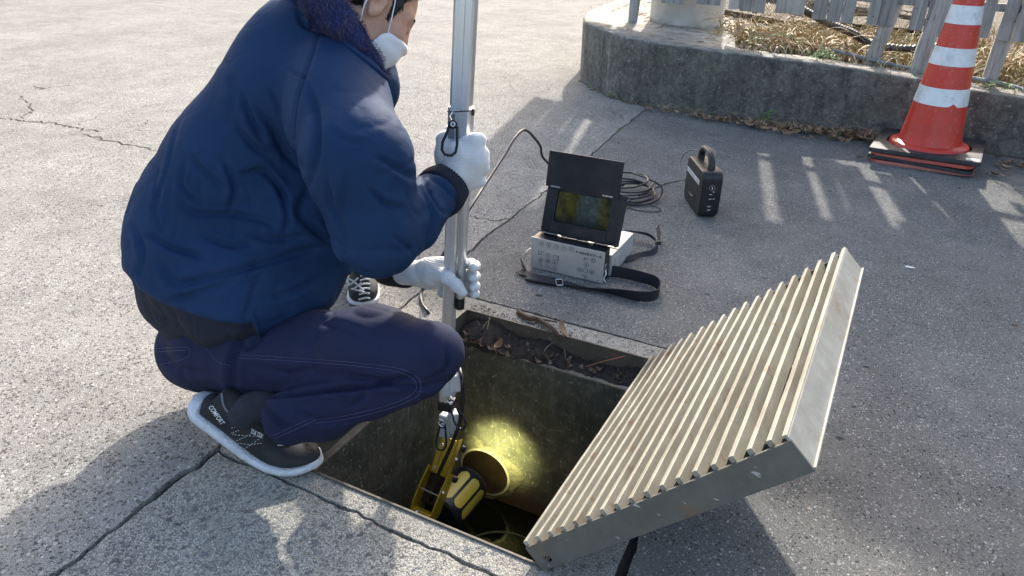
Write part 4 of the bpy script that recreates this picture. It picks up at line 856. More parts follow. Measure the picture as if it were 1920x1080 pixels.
# yellow bracket
M_yel = NT('yellow_anodised_metal', .36, .35); t = M_yel; c = t.mix(t.ramp(t.noise(25, 5), [(.35, 0.0), (.7, 1.0)]), (.50, .34, .022), (.62, .44, .035)); c = t.mix(t.ramp(t.noise(60, 5), [(.62, 0.0), (.75, .6)]), c, (.25, .18, .04)); t.set('Base Color', c); M_yel = t.m
ba = V(-.10, -.50, -.86); ba /= np.linalg.norm(ba); bb = V(.97, .12, -.10); bb -= ba * (bb @ ba); bb /= np.linalg.norm(bb); bc = np.cross(bb, ba)
if bc[1] > 0: bc = -bc
bo = at(846, 824, .425); BR = np.column_stack([bb, ba, bc])
def BP(x, y, z): return bo + BR @ V(x, y, z)
def bbox(x, y, z, sx, sy, sz_, nm, mat=M_yel, bev=.0012): return MB().box(BP(x, y, z), (sx, sy, sz_), BR, bev).build(nm, mat, pole)
bbox(-.003, .050, 0, .044, .105, .004, 'channel_web'); bbox(-.026, .050, -.014, .003, .105, .030, 'channel_side'); bbox(.022, .050, -.014, .003, .112, .034, 'channel_side')
for x in (-.012, .008): bbox(x, .052, .003, .003, .085, .0022, 'groove_shade_strip', simple('dark_yellow_shadow_line', (.36, .25, .02), .4, .3) if x < 0 else bpy.data.materials['dark_yellow_shadow_line'], 0)  # groove shade put in as darker yellow strips on the web
def side_pl(x, nm):
    pl_ = [(.085, .010), (.10, -.045), (.21, -.045), (.225, -.03), (.225, .030), (.19, .040), (.13, .030)]
    Mx = np.column_stack([ba, bc, bb]); return MB().prism(pl_, -.0015, .0015, Mx, bo + bb * x).build(nm, M_yel, pole)
side_pl(-.033, 'side_cheek'); side_pl(.029, 'side_cheek')
bbox(-.002, .218, .012, .060, .022, .030, 'foot_block'); bbox(-.002, .15, -.03, .060, .10, .004, 'back_plate', M_blkp)
MB().tube([BP(-.033, .150, .020), BP(.029, .150, .020)], .0022, 8).build('cross_rod', M_silver, pole)
for x, y, z, r_ in ((-.016, .022, .0035, .0055), (-.016, .088, .0035, .0055), (-.016, .215, .029, .0085)):
    sc_ = MB().lathe([(.0015, .004), (.0018, .006), (r_ * .8, .006), (r_, .004), (r_, 0)], BP(x, y, z), BR, 14).build('screw', M_silver, pole)
    MB().lathe([(.0005, .0055), (r_ * .4, .0055)], BP(x, y, z), BR, 6).build('socket', M_ink, sc_)
for x, y, z in ((.0305, .045, 0), (.0305, .14, .012)):
    MB().lathe([(.0005, .006), (.004, .005), (.0055, .0)], BP(x, y, z), np.column_stack([ba, bc, bb]), 12).build('screw', M_silver, pole)
for x, y, z in ((.034, .012, -.006), (.040, .098, -.004)):
    kb = MB().lathe([(.0005, .014), (.006, .014), (.0095, .010), (.0095, .002), (.006, .0)], BP(x, y, z), np.column_stack([ba, bc, bb]), 16).build('knob', M_blkp, pole, auto=40)
# black drum camera head, looking along +Y into the pipe
dc = RY(855, 934, .455); DR, DL = .061, .155; DMx = np.column_stack([V(1, 0, 0), V(0, 0, -1), V(0, 1, 0)])
dax = V(.06, 1, .06); dax /= np.linalg.norm(dax); dx_ = V(1, 0, 0) - dax * dax[0]; dx_ /= np.linalg.norm(dx_); DMx = np.column_stack([dx_, np.cross(dax, dx_), dax])
head = MB().lathe([(.0005, -DL / 2), (DR - .006, -DL / 2), (DR, -DL / 2 + .006), (DR, DL / 2 - .010), (DR - .004, DL / 2 - .003), (DR - .012, DL / 2), (DR - .014, DL / 2 - .006), (.0005, DL / 2 - .006)], dc, DMx, 48).build('camera_head', M_blk, pole, auto=35)
def sticker(a0, a1, z0, z1):
    v = []; n1, n2 = 20, 12; pts = []
    w = (a1 - a0) * DR; r_ = w / 2; L = z1 - z0
    for i in range(n1 + 1):
        z = z0 + L * i / n1; dz = min(z - z0, z1 - z); half = r_ if dz >= r_ else math.sqrt(max(0, r_ ** 2 - (r_ - dz) ** 2)); half = max(half, .0006)
        for j in range(n2 + 1):
            a = (a0 + a1) / 2 + (j / n2 * 2 - 1) * half / DR; v.append(dc + DMx @ V((DR + .0008) * math.cos(a), (DR + .0008) * math.sin(a), z))
    f = [(i * (n2 + 1) + j, i * (n2 + 1) + j + 1, (i + 1) * (n2 + 1) + j + 1, (i + 1) * (n2 + 1) + j) for i in range(n1) for j in range(n2)]
    MB().add(v, f).build('yellow_panel', simple('yellow_panel_print', (.66, .50, .06), .35, var=.08) if 'yellow_panel_print' not in bpy.data.materials else bpy.data.materials['yellow_panel_print'], head, auto=60)
vc = (CAM_O - dc); va_ = math.atan2(vc @ DMx[:, 1], vc @ DMx[:, 0])
for k in range(3):
    a = va_ + (k * .66 - .42) * (1 if DMx[:, 1][2] < 0 else -1); sticker(a - .26, a + .26, -DL / 2 + .018, DL / 2 - .022)
wedge_c = dc + DMx @ V((DR + .008) * math.cos(va_ + 1.1 * (-1 if DMx[:, 1][2] < 0 else 1)), (DR + .008) * math.sin(va_ + 1.1 * (-1 if DMx[:, 1][2] < 0 else 1)), -.02)
MB().box(wedge_c, (.024, .03, .07), DMx, .003).build('hinge_block', M_blkp, pole); MB().tube([wedge_c, wedge_c + V(-.01, .0, .05)], .004, 8).build('hinge_arm', M_blkp, pole)
MB().lathe([(.0005, .002), (.018, .002), (.020, 0)], dc + dax * (DL / 2 - .006), DMx, 24).build('lens', simple('lens_glass', (.01, .01, .012), .05), head)
lampm = NT('lamp_ring_emission', .4); lampm.set('Emission Color', (1.0, .93, .45)); lampm.b.inputs['Emission Strength'].default_value = 6
MB().lathe([(.024, .003), (.040, .003), (.040, 0), (.024, 0)], dc + dax * (DL / 2 - .006), DMx, 32).build('lamp_ring', lampm.m, head)
ll = bpy.data.lights.new('camera_lamp', 'SPOT'); ll.energy = 4.2; ll.color = (1.0, 1.0, .42); ll.spot_size = math.radians(76); ll.spot_blend = 1.0; ll.shadow_soft_size = .02
lo = bpy.data.objects.new('camera_lamp', ll); COL.objects.link(lo); lp = dc + dax * (DL / 2 + .006) + V(.0, 0, .03); lo.location = lp
lo.rotation_euler = Vector(tuple(V(.170, CY1, -.425) - lp)).to_track_quat('-Z', 'Y').to_euler(); adopt(lo, pole) if False else None
# ================================================================ dry grass, weeds, leaves
def blades(specs, name, mat, label=None, cat=None, group=None, kind=None, seg=6):
    """specs: (root, dir angle, length, curl, width) arching blades"""
    v = []; f = []; r = np.random.default_rng(len(specs) + 1)
    for root, ang, L, curl, w in specs:
        d = V(math.cos(ang), math.sin(ang), 0); th = math.pi / 2 - r.uniform(0, .5); p = np.array(root, float); tw = r.uniform(-1, 1); n0 = len(v); sd = np.cross(d, (0, 0, 1)); bend = curl / seg; a = r.uniform(-.5, .5) / seg
        for k in range(seg + 1):
            ww = w * (1 - .85 * (k / seg) ** 1.6); s_ = math.cos(tw + a * k * 3) * sd + math.sin(tw + a * k * 3) * V(0, 0, 1)
            v += [p - s_ * ww / 2, p + s_ * ww / 2]; th -= bend * r.uniform(.6, 1.4); d2 = d * math.cos(th) + V(0, 0, math.sin(th)); p = p + d2 * L / seg
        for k in range(seg): f.append((n0 + 2 * k, n0 + 2 * k + 1, n0 + 2 * k + 3, n0 + 2 * k + 2))
    o = link(name, np_mesh(name, v, f, True), mat); return tag(o, label, cat, group, kind)
def strawm(name, cols):
    t = NT(name, .7, spec=.3); c = t.ramp(t.island, [(i / (len(cols) - 1), c) for i, c in enumerate(cols)]); c = t.mix(t.ramp(t.noise(30, 3), [(.4, 0.0), (.7, .5)]), c, (.16, .11, .06)); t.set('Base Color', c)
    t.b.inputs['Subsurface Weight'].default_value = .0; return t.m
M_straw = strawm('dry_grass_blades', [(.50, .36, .18), (.62, .48, .28), (.36, .20, .09), (.70, .60, .42), (.30, .19, .10), (.52, .40, .24), (.26, .30, .09)])
M_strawb = strawm('mid_dry_grass', [(.30, .22, .10), (.18, .20, .06), (.42, .34, .19), (.22, .14, .07), (.34, .25, .13)])
M_green = strawm('weed_leaf', [(.07, .17, .03), (.12, .26, .05), (.18, .32, .07), (.10, .2, .05)])
r = np.random.default_rng(21)
def ground_h(x, y): return .365 if x < 1 else .34
clumps = [(1400, 78), (1425, 70), (1447, 82), (1470, 76), (1490, 92), (1515, 90), (1535, 98), (1565, 100), (1585, 88), (1605, 104), (1622, 112), (1678, 108), (1690, 120), (1870, 128), (1890, 120), (1905, 138), (1915, 120), (1460, 60), (1500, 68), (1550, 72), (1850, 112), (1412, 58), (1435, 92), (1665, 100), (1380, 60), (1880, 145), (1840, 120)]
lab = ['beside the pillar', 'on the kerb bed', 'under the pickets', 'behind the traffic cone']
spc = []
for i, (a, b) in enumerate(clumps):
    z = .375 - max(0, (a - 1400)) * .00013; p0 = G(a, b + 4, z)
    for k in range(40):
        q = p0 + V(r.normal(0, .055), r.normal(0, .05), -.012); spc.append((q, r.uniform(0, 2 * math.pi) if r.random() < .5 else r.normal(-1.6, .9), r.uniform(.14, .50), r.uniform(1.8, 5.0), r.uniform(.006, .014)))
blades(spc, 'curled_dry_grass', M_straw, kind='stuff', seg=9)
sp = []
for k in range(5200):                                # the mass of grass behind the fence
    x = r.uniform(-.15, 3.4); y = 4.35 - .3 * x + abs(r.normal(0, 1.0)) * 1.1 + .05; sp.append((V(x, y, .335), r.uniform(0, 6.3), r.uniform(.10, .38), r.uniform(.8, 3.6), r.uniform(.003, .008)))
for k in range(500):
    x = r.uniform(.25, 2.4); y = 4.1 - .3 * x + r.uniform(-.02, .3); sp.append((V(x, y, .335), r.uniform(0, 6.3), r.uniform(.04, .16), r.uniform(1.8, 4.2), r.uniform(.0015, .0035)))
blades(sp, 'dry_grass', M_strawb, kind='stuff', seg=6)
sp = []
for k in range(420):
    x = r.uniform(-1.35, -.75); sp.append((V(x, r.uniform(5.0, 5.9), .40), r.uniform(0, 6.3), r.uniform(.05, .14), r.uniform(1, 3), .003))
blades(sp, 'dry_grass', M_straw, kind='stuff')
def weed(c, R_, n, name, label, h=.03, size=.016, mat=None):
    """low leafy weed: many small oval leaves on short stems"""
    v = []; f = []; rr = np.random.default_rng(int(c[0] * 1000) & 0xffff)
    for k in range(n):
        a = rr.uniform(0, 6.3); d = R_ * math.sqrt(rr.random()); q = c + V(d * math.cos(a), d * math.sin(a), h * (1 - (d / R_) ** 2) * rr.uniform(.5, 1.2) + .004); L = size * rr.uniform(.6, 1.3); aa = rr.uniform(0, 6.3); ti = rr.uniform(-.3, .8)
        e1 = V(math.cos(aa) * math.cos(ti), math.sin(aa) * math.cos(ti), math.sin(ti)); e2 = np.cross((0, 0, 1), e1); e2 /= np.linalg.norm(e2); up = np.cross(e1, e2); n0 = len(v)
        v += [q, q + e1 * L * .35 + e2 * L * .3 + up * L * .08, q + e1 * L * .75 + e2 * L * .24 + up * L * .05, q + e1 * L, q + e1 * L * .75 - e2 * L * .24 + up * L * .05, q + e1 * L * .35 - e2 * L * .3 + up * L * .08, q + e1 * L * .55]
        f += [(n0, n0 + 1, n0 + 6), (n0 + 1, n0 + 2, n0 + 6), (n0 + 2, n0 + 3, n0 + 6), (n0 + 3, n0 + 4, n0 + 6), (n0 + 4, n0 + 5, n0 + 6), (n0 + 5, n0, n0 + 6)]
    o = link(name, np_mesh(name, v, f), mat or M_green); return tag(o, label, 'weed')
weed(G(1545, 112, .38), .075, 130, 'green_weed', 'bright green weed tuft on the kerb edge under the fence', .05, .022)
weed(G(1876, 168, .335), .09, 70, 'green_weed', 'green weed on the kerb top right of the traffic cone', .03, .02)
weed(G(1150, 182), .06, 46, 'green_weed', 'small weed growing at the rounded foot of the kerb', .03, .018)
weed(G(1110, 165), .04, 22, 'green_weed', 'tiny weed at the far rounded end of the kerb', .03, .018)
weed(G(1182, 190), .035, 20, 'green_weed', 'weed sprig in the gap where the crack meets the kerb', .03, .016)
weed(G(1434, 233), .045, 34, 'green_weed', 'leafy weed rising among dead leaves at the kerb foot', .07, .024)
weed(G(1160, 246), .02, 14, 'green_weed', 'scrap of weed growing in the pavement crack', .01, .011)
for a, b, rad_, lb in ((1480, 66, .07, 'yellow-green weed among the dry grass left of the hose'), (1418, 84, .06, 'green weed low in the dry grass just right of the pillar'), (1585, 70, .08, 'green weed patch in the dry grass under the middle pickets'), (1845, 132, .08, 'leafy weed in the bed just right of the cone')):
    weed(G(a, b, .385 if a < 1700 else .34), rad_, 60, 'green_weed', lb, .07, .02)
# dead leaves
M_leaf = strawm('dead_leaf_brown', [(.20, .11, .06), (.32, .20, .12), (.13, .08, .05), (.40, .28, .18), (.24, .15, .09)])
def leaf_into(v, f, c, L, W, aa, ti, curl, rr):
    e1 = V(math.cos(aa) * math.cos(ti), math.sin(aa) * math.cos(ti), math.sin(ti)); e2 = np.cross((0, 0, 1), e1); e2 /= np.linalg.norm(e2); up = np.cross(e1, e2); n0 = len(v); K = 6; ro = rr.uniform(-.8, .8); e2 = math.cos(ro) * e2 + math.sin(ro) * up; up = np.cross(e1, e2)
    for k in range(K + 1):
        u = k / K; w = W * math.sin(math.pi * min(1, u * .92 + .04)) ** .8 * .5; cz_ = curl * L * (u - .5) ** 2
        for s_ in (-1, 0, 1): v.append(c + e1 * L * (u - .5) + e2 * w * s_ + up * (cz_ + abs(s_) * w * .45))
    for k in range(K):
        for j in range(2): a = n0 + k * 3 + j; f.append((a, a + 1, a + 4, a + 3))
def leaf_obj(px, py, z, L, W, aa, ti, curl, label, seed=1):
    v = []; f = []; rr = np.random.default_rng(seed); leaf_into(v, f, np.zeros(3), L, W, aa, ti, curl, rr); o = link('dead_leaf', np_mesh('dead_leaf', v, f, True), M_leaf); o.location = tuple(G(px, py, z)); tag(o, label, 'leaf')
v = []; f = []
for k in range(330):
    i = r.integers(30, 66); p = pl2[min(i, len(pl2) - 2)]
    u = r.uniform(0, 1); px_ = 1290 + 370 * u if r.random() < .75 else r.uniform(1200, 1920); py_ = np.interp(px_, [1200, 1300, 1400, 1500, 1600, 1700, 1920], [199, 214, 228, 240, 250, 266, 302]) + abs(r.normal(0, 1)) * (7 if px_ > 1420 else 3)
    leaf_into(v, f, G(px_, py_, r.uniform(.006, .03)), r.uniform(.03, .075) * (1 if px_ > 1400 else .5), r.uniform(.012, .028), r.uniform(0, 6.3), r.normal(0, .25), r.uniform(.5, 2.5), r)
for k in range(26): leaf_into(v, f, G(r.uniform(1850, 1925), 312 + r.normal(0, 8), .01), r.uniform(.02, .06), .015, r.uniform(0, 6.3), 0, 1, r)
link('leaf_litter', np_mesh('leaf_litter', v, f, True), M_leaf, kind='stuff')
sp = []
for k in range(260):
    px_ = r.uniform(1105, 1700); py_ = np.interp(px_, [1105, 1200, 1300, 1400, 1500, 1600, 1700], [165, 199, 214, 228, 240, 250, 266]) + abs(r.normal(0, 4)); q = G(px_, py_, .006); sp.append((q, r.choice([0, math.pi]) + r.normal(-.2, .35), r.uniform(.03, .14), r.uniform(1.4, 1.9), .0018))
blades(sp, 'dry_straw_litter', M_straw, kind='stuff')
# debris on the ledge of the pit
v = []; f = []; DG = []
for k in range(42):
    x = r.beta(1.1, 1.6) * .6 + .02; y = r.uniform(.722, .795); z = -.062 + .028 * math.exp(-((x - .1) / .12) ** 2) * r.random(); leaf_into(v, f, V(x, y, z + .006), r.uniform(.012, .042), r.uniform(.008, .02), r.uniform(0, 6.3), r.normal(0, .5), r.uniform(.5, 3), r)
for k in range(24): leaf_into(v, f, V(r.uniform(.02, .2), r.uniform(.70, .74), r.uniform(-.08, -.045)), r.uniform(.02, .04), .016, r.uniform(0, 6.3), r.normal(0, .6), 2, r)
link('ledge_leaf_litter', np_mesh('ledge_leaf_litter', v, f, True), strawm('damp_leaf', [(.09, .06, .04), (.17, .11, .08), (.05, .035, .025), (.26, .2, .17), (.12, .08, .06)]), kind='stuff')
def heap():
    N, K = 90, 12; vs = []; fs = []; rr = np.random.default_rng(6); nz = rr.normal(0, 1, (N, K))
    for i in range(N):
        x = .008 + .64 * i / (N - 1); hgt = .012 + .048 * math.exp(-((x - .08) / .09) ** 2) + .030 * math.exp(-((x - .27) / .07) ** 2) + .02 * math.exp(-((x - .56) / .06) ** 2); front = .716 - .010 * math.sin(x * 40) ** 2 + .03 * (1 - math.exp(-((x - .1) / .16) ** 2)) * .9
        for j in range(K): u = j / (K - 1); vs.append((x, front + (.7995 - front) * u, -.068 + hgt * (u ** .6) + nz[i, j] * .0022 * (0 < j)))
    fs = [(i * K + j, (i + 1) * K + j, (i + 1) * K + j + 1, i * K + j + 1) for i in range(N - 1) for j in range(K - 1)]
    link('ledge_soil', np_mesh('ledge_soil', vs, fs, True), simple('damp_dark_soil', (.028, .022, .018), .9, var=.5, vs=70, bump=1.0, bs=220, bd=.005), kind='stuff')
heap()
leaf_obj(1052, 621, .022, .075, .034, -.9, -.25, .8, 'pinkish brown dead leaf resting on the rim of the pit', 3)
leaf_obj(935, 646, -.03, .035, .02, 1.2, .6, 2.5, 'small curled tan leaf on the debris in the pit ledge', 5)
def stick(pts, r_, label, nm='twig', mat=None): o = MB().tube(spline(pts, 5), [r_ * (1 - .5 * i / 40) for i in range(len(spline(pts, 5)))], 6).build(nm, mat or simple('twig_bark', (.09, .06, .04), .9, var=.4), None, auto=60); tag(o, label, 'twig')
stick([G(972, 585, .006), G(990, 596, .012), G(1008, 598, .010), G(1024, 608, .012), G(1040, 620, .008), G(1052, 640, -.02)], .009, 'dark knobbly root lying across the rim of the pit')
stick([G(985, 596, .006), G(1012, 598, .012), G(1045, 604, .006)], .003, 'thin dark rootlet beside the knobbly root on the pit rim')
stick([RY(1098, 688, .76), RY(1130, 678, .77), RY(1172, 668, .79)], .0018, 'reddish thin twig leaning out of the pit ledge debris', mat=simple('red_twig', (.25, .10, .05), .8))
sp = [(RY(905, 616, .76), 1.2, .05, 1.5, .003), (RY(914, 618, .76), 1.8, .07, .8, .003), (RY(1020, 660, .75), .6, .06, 1.0, .002), (RY(1060, 670, .75), 2.2, .05, 1.5, .002)]
blades(sp, 'straw_wisps', M_straw, kind='stuff')
# grit and small stones scattered on the ground
def grit(n, area, s0, s1, mat, name, seed, zf=0.0):
    rr = np.random.default_rng(seed); v = []; f = []
    ico = [(0, 0, 1), (.89, 0, .45), (.28, .85, .45), (-.72, .53, .45), (-.72, -.53, .45), (.28, -.85, .45), (.72, .53, -.2), (-.28, .85, -.2), (-.89, 0, -.2), (-.28, -.85, -.2), (.72, -.53, -.2)]
    fi = [(0, 1, 2), (0, 2, 3), (0, 3, 4), (0, 4, 5), (0, 5, 1), (1, 6, 2), (2, 7, 3), (3, 8, 4), (4, 9, 5), (5, 10, 1), (2, 6, 7), (3, 7, 8), (4, 8, 9), (5, 9, 10), (1, 10, 6)]
    k = 0
    while k < n:
        x, y = area(rr)
        if -.0 < x < .655 and -.0 < y < .805: continue
        s_ = s0 + (s1 - s0) * rr.random() ** 3; a = rr.uniform(0, 6.3); sx, sy, sz_ = s_ * rr.uniform(.7, 1.3), s_ * rr.uniform(.5, 1), s_ * rr.uniform(.25, .6); n0 = len(v)
        for p in ico: q = (p[0] * sx * rr.uniform(.8, 1.2), p[1] * sy * rr.uniform(.8, 1.2)); v.append((x + q[0] * math.cos(a) - q[1] * math.sin(a), y + q[0] * math.sin(a) + q[1] * math.cos(a), zf + p[2] * sz_ + .2 * sz_))
        f += [(a_ + n0, b_ + n0, c_ + n0) for a_, b_, c_ in fi]; k += 1
    link(name, np_mesh(name, v, f), mat, kind='stuff')
M_grit = strawm('grit_stone', [(.42, .41, .38), (.25, .24, .23), (.55, .54, .5), (.16, .15, .15), (.33, .29, .24)])
grit(1500, lambda q: (q.uniform(-3.5, 2.4), q.uniform(-.7, 5) if q.random() < .6 else q.uniform(-.7, 2)), .0014, .0055, M_grit, 'loose_grit', 31)
grit(700, lambda q: (lambda k: (Bj[k][0] + q.normal(0, .012), Bj[k][1]))(q.integers(0, len(Bj))), .001, .004, M_grit, 'joint_grit', 32, -.010)
grit(260, lambda q: (q.uniform(-.1, .75), -.058 - .008 * q.random()), .001, .0035, M_grit, 'joint_grit', 33, -.011)
M_darkbit = strawm('dark_crumb', [(.03, .025, .02), (.08, .06, .045), (.05, .045, .04)])
grit(260, lambda q: (q.uniform(.0, .35), .81 + abs(q.normal(0, .02))), .0012, .005, M_darkbit, 'soil_crumbs', 34)
grit(140, lambda q: (q.uniform(-3, 2.4), q.uniform(-.5, 4.5)), .002, .006, M_darkbit, 'dark_crumbs', 35)
o = MB().prism([(-.018, -.006), (.0, -.009), (.018, -.002), (.012, .005), (-.012, .006)], 0, .0015, None, tuple(G(1706, 501, .003))).build('paper_scrap', simple('white_paper', (.75, .75, .72), .7)); tag(o, 'tiny white scrap of paper on the asphalt beyond the cover', 'litter')
leaf_obj(1612, 296, .012, .06, .022, .1, 0, 1.4, 'single pale brown leaf at the left corner of the cone base', 8)
leaf_obj(1900, 611, .008, .022, .010, .3, 0, 1.0, 'tiny orange brown leaf fragment alone on the right asphalt', 9)
# ================================================================ PERSON (signed-distance bodies turned into meshes)
from mathutils.bvhtree import BVHTree
class SDF:
    def __init__(s, lo, hi, h):
        s.lo = np.array(lo, float); s.h = h; s.n = np.ceil((np.array(hi) - s.lo) / h).astype(int) + 1; s.F = np.full(s.n, .2, np.float32)
    def sub(s, lo, hi, m):
        a = np.clip(((np.asarray(lo) - m - s.lo) / s.h).astype(int), 0, s.n - 1); b = np.clip(((np.asarray(hi) + m - s.lo) / s.h).astype(int) + 2, 1, s.n)
        ax = [s.lo[i] + s.h * np.arange(a[i], b[i], dtype=np.float32) for i in range(3)]
        X, Y, Z = np.meshgrid(*ax, indexing='ij', sparse=True); return tuple(slice(a[i], b[i]) for i in range(3)), X, Y, Z
    def blend(s, sl, d, k, cut=False):
        F = s.F[sl]
        if cut: s.F[sl] = np.maximum(F, -d) if k <= 0 else -s.smin(-F, d, k)
        else: s.F[sl] = np.minimum(F, d) if k <= 0 else s.smin(F, d, k)
    @staticmethod
    def smin(a, b, k): h = np.maximum(k - np.abs(a - b), 0) / k; return np.minimum(a, b) - h * h * k * .25
    def cone(s, a, b, ra, rb, k=.02, cut=False):
        a = np.asarray(a, float); b = np.asarray(b, float); R_ = max(ra, rb); sl, X, Y, Z = s.sub(np.minimum(a, b) - R_, np.maximum(a, b) + R_, k + 2.5 * s.h + .01)
        d = b - a; L2 = d @ d + 1e-12; t = np.clip(((X - a[0]) * d[0] + (Y - a[1]) * d[1] + (Z - a[2]) * d[2]) / L2, 0, 1)
        D = np.sqrt((X - a[0] - t * d[0]) ** 2 + (Y - a[1] - t * d[1]) ** 2 + (Z - a[2] - t * d[2]) ** 2) - (ra + (rb - ra) * t)
        s.blend(sl, D.astype(np.float32), k, cut); return s
    def ell(s, c, r, M=None, k=.02, cut=False):
        c = np.asarray(c, float); r = np.asarray(r, float); R_ = r.max(); sl, X, Y, Z = s.sub(c - R_, c + R_, k + 2.5 * s.h + .01); M = np.eye(3) if M is None else M
        q = [(X - c[0]) * M[0, i] + (Y - c[1]) * M[1, i] + (Z - c[2]) * M[2, i] for i in range(3)]
        k0 = np.sqrt(sum((q[i] / r[i]) ** 2 for i in range(3))); k1 = np.sqrt(sum((q[i] / r[i] ** 2) ** 2 for i in range(3))) + 1e-9
        s.blend(sl, (k0 * (k0 - 1) / k1).astype(np.float32), k, cut); return s
    def chain(s, pts, rs, k=.02):
        for i in range(len(pts) - 1): s.cone(pts[i], pts[i + 1], rs[i], rs[i + 1], k)
        return s
    def plane(s, p, n):        # keep the side n points away from
        n = np.asarray(n, float) / np.linalg.norm(n); sl, X, Y, Z = s.sub(s.lo, s.lo + s.h * s.n, 0)
        s.F = np.maximum(s.F, ((X - p[0]) * n[0] + (Y - p[1]) * n[1] + (Z - p[2]) * n[2]).astype(np.float32)); return s
    def mesh(s):
        F = s.F; F[0] = F[-1] = .2; F[:, 0] = F[:, -1] = .2; F[:, :, 0] = F[:, :, -1] = .2
        I = F < 0; n = s.n; c = np.zeros(n - 1, np.int8)
        for dx in (0, 1):
            for dy in (0, 1):
                for dz in (0, 1): c += I[dx:n[0] - 1 + dx, dy:n[1] - 1 + dy, dz:n[2] - 1 + dz]
        act = np.argwhere((c > 0) & (c < 8)); idx = np.full(n - 1, -1, np.int32); idx[tuple(act.T)] = np.arange(len(act))
        acc = np.zeros((len(act), 3)); cnt = np.zeros(len(act)); cor = [(a, b, d) for a in (0, 1) for b in (0, 1) for d in (0, 1)]
        for p in cor:
            for ax in range(3):
                if p[ax]: continue
                q = list(p); q[ax] = 1; fp = F[tuple((act + p).T)]; fq = F[tuple((act + q).T)]; m = (fp < 0) != (fq < 0)
                t = np.where(m, fp / np.where(fp == fq, 1, fp - fq), 0); e = np.array(p, float)[None].repeat(len(act), 0); e[:, ax] += t; acc[m] += e[m]; cnt[m] += 1
        v = s.lo + s.h * (act + acc / cnt[:, None]); faces = []
        for ax in range(3):
            o1, o2 = [(1, 2), (2, 0), (0, 1)][ax]; sl = [slice(None)] * 3; a_ = list(sl); b_ = list(sl); a_[ax] = slice(0, n[ax] - 1); b_[ax] = slice(1, n[ax]); A = I[tuple(a_)]; B_ = I[tuple(b_)]
            e = np.argwhere(A != B_); e = e[(e[:, o1] > 0) & (e[:, o2] > 0) & (e[:, o1] < n[o1] - 1) & (e[:, o2] < n[o2] - 1)]
            if not len(e): continue
            u1 = np.zeros(3, int); u1[o1] = 1; u2 = np.zeros(3, int); u2[o2] = 1
            q = np.stack([idx[tuple((e - w).T)] for w in (u1 * 0, u1, u1 + u2, u2)], 1); inside = A[tuple(e.T)]; q[~inside] = q[~inside][:, ::-1]; faces.append(q)
        return v, np.concatenate(faces)
def normals(v, f):
    n = np.zeros_like(v); fn = np.cross(v[f[:, 2]] - v[f[:, 0]], v[f[:, 3]] - v[f[:, 1]])
    for i in range(4): np.add.at(n, f[:, i], fn)
    return n / (np.linalg.norm(n, axis=1)[:, None] + 1e-12)
def smooth(v, f, it=1, lam=.5):
    for _ in range(it):
        acc = np.zeros_like(v); c = np.zeros(len(v))
        for i in range(4):
            for j in ((i + 1) % 4, (i + 3) % 4): np.add.at(acc, f[:, i], v[f[:, j]]); np.add.at(c, f[:, i], 1)
        v = v + lam * (acc / c[:, None] - v)
    return v
def mesh_obj(name, v, f, mat, parent=None):
    me = bpy.data.meshes.new(name); me.vertices.add(len(v)); me.vertices.foreach_set('co', np.asarray(v, np.float32).ravel()); me.loops.add(4 * len(f)); me.loops.foreach_set('vertex_index', f.ravel().astype(np.int32))
    me.polygons.add(len(f)); me.polygons.foreach_set('loop_start', np.arange(0, 4 * len(f), 4, dtype=np.int32)); me.polygons.foreach_set('use_smooth', np.ones(len(f), bool)); me.update(calc_edges=True); me.validate()
    o = link(name, me, mat)
    if parent is not None: adopt(o, parent)
    return o
_n3 = {}
def vnoise(p, sc, seed=0):
    """smooth value noise at points"""
    if seed not in _n3: _n3[seed] = np.random.default_rng(seed).uniform(-1, 1, (32, 32, 32))
    T = _n3[seed]; q = p * sc; i = np.floor(q).astype(int); t = q - i; t = t * t * (3 - 2 * t); out = 0
    for a in (0, 1):
        for b in (0, 1):
            for c in (0, 1): out = out + T[(i[:, 0] + a) % 32, (i[:, 1] + b) % 32, (i[:, 2] + c) % 32] * np.where(a, t[:, 0], 1 - t[:, 0]) * np.where(b, t[:, 1], 1 - t[:, 1]) * np.where(c, t[:, 2], 1 - t[:, 2])
    return out
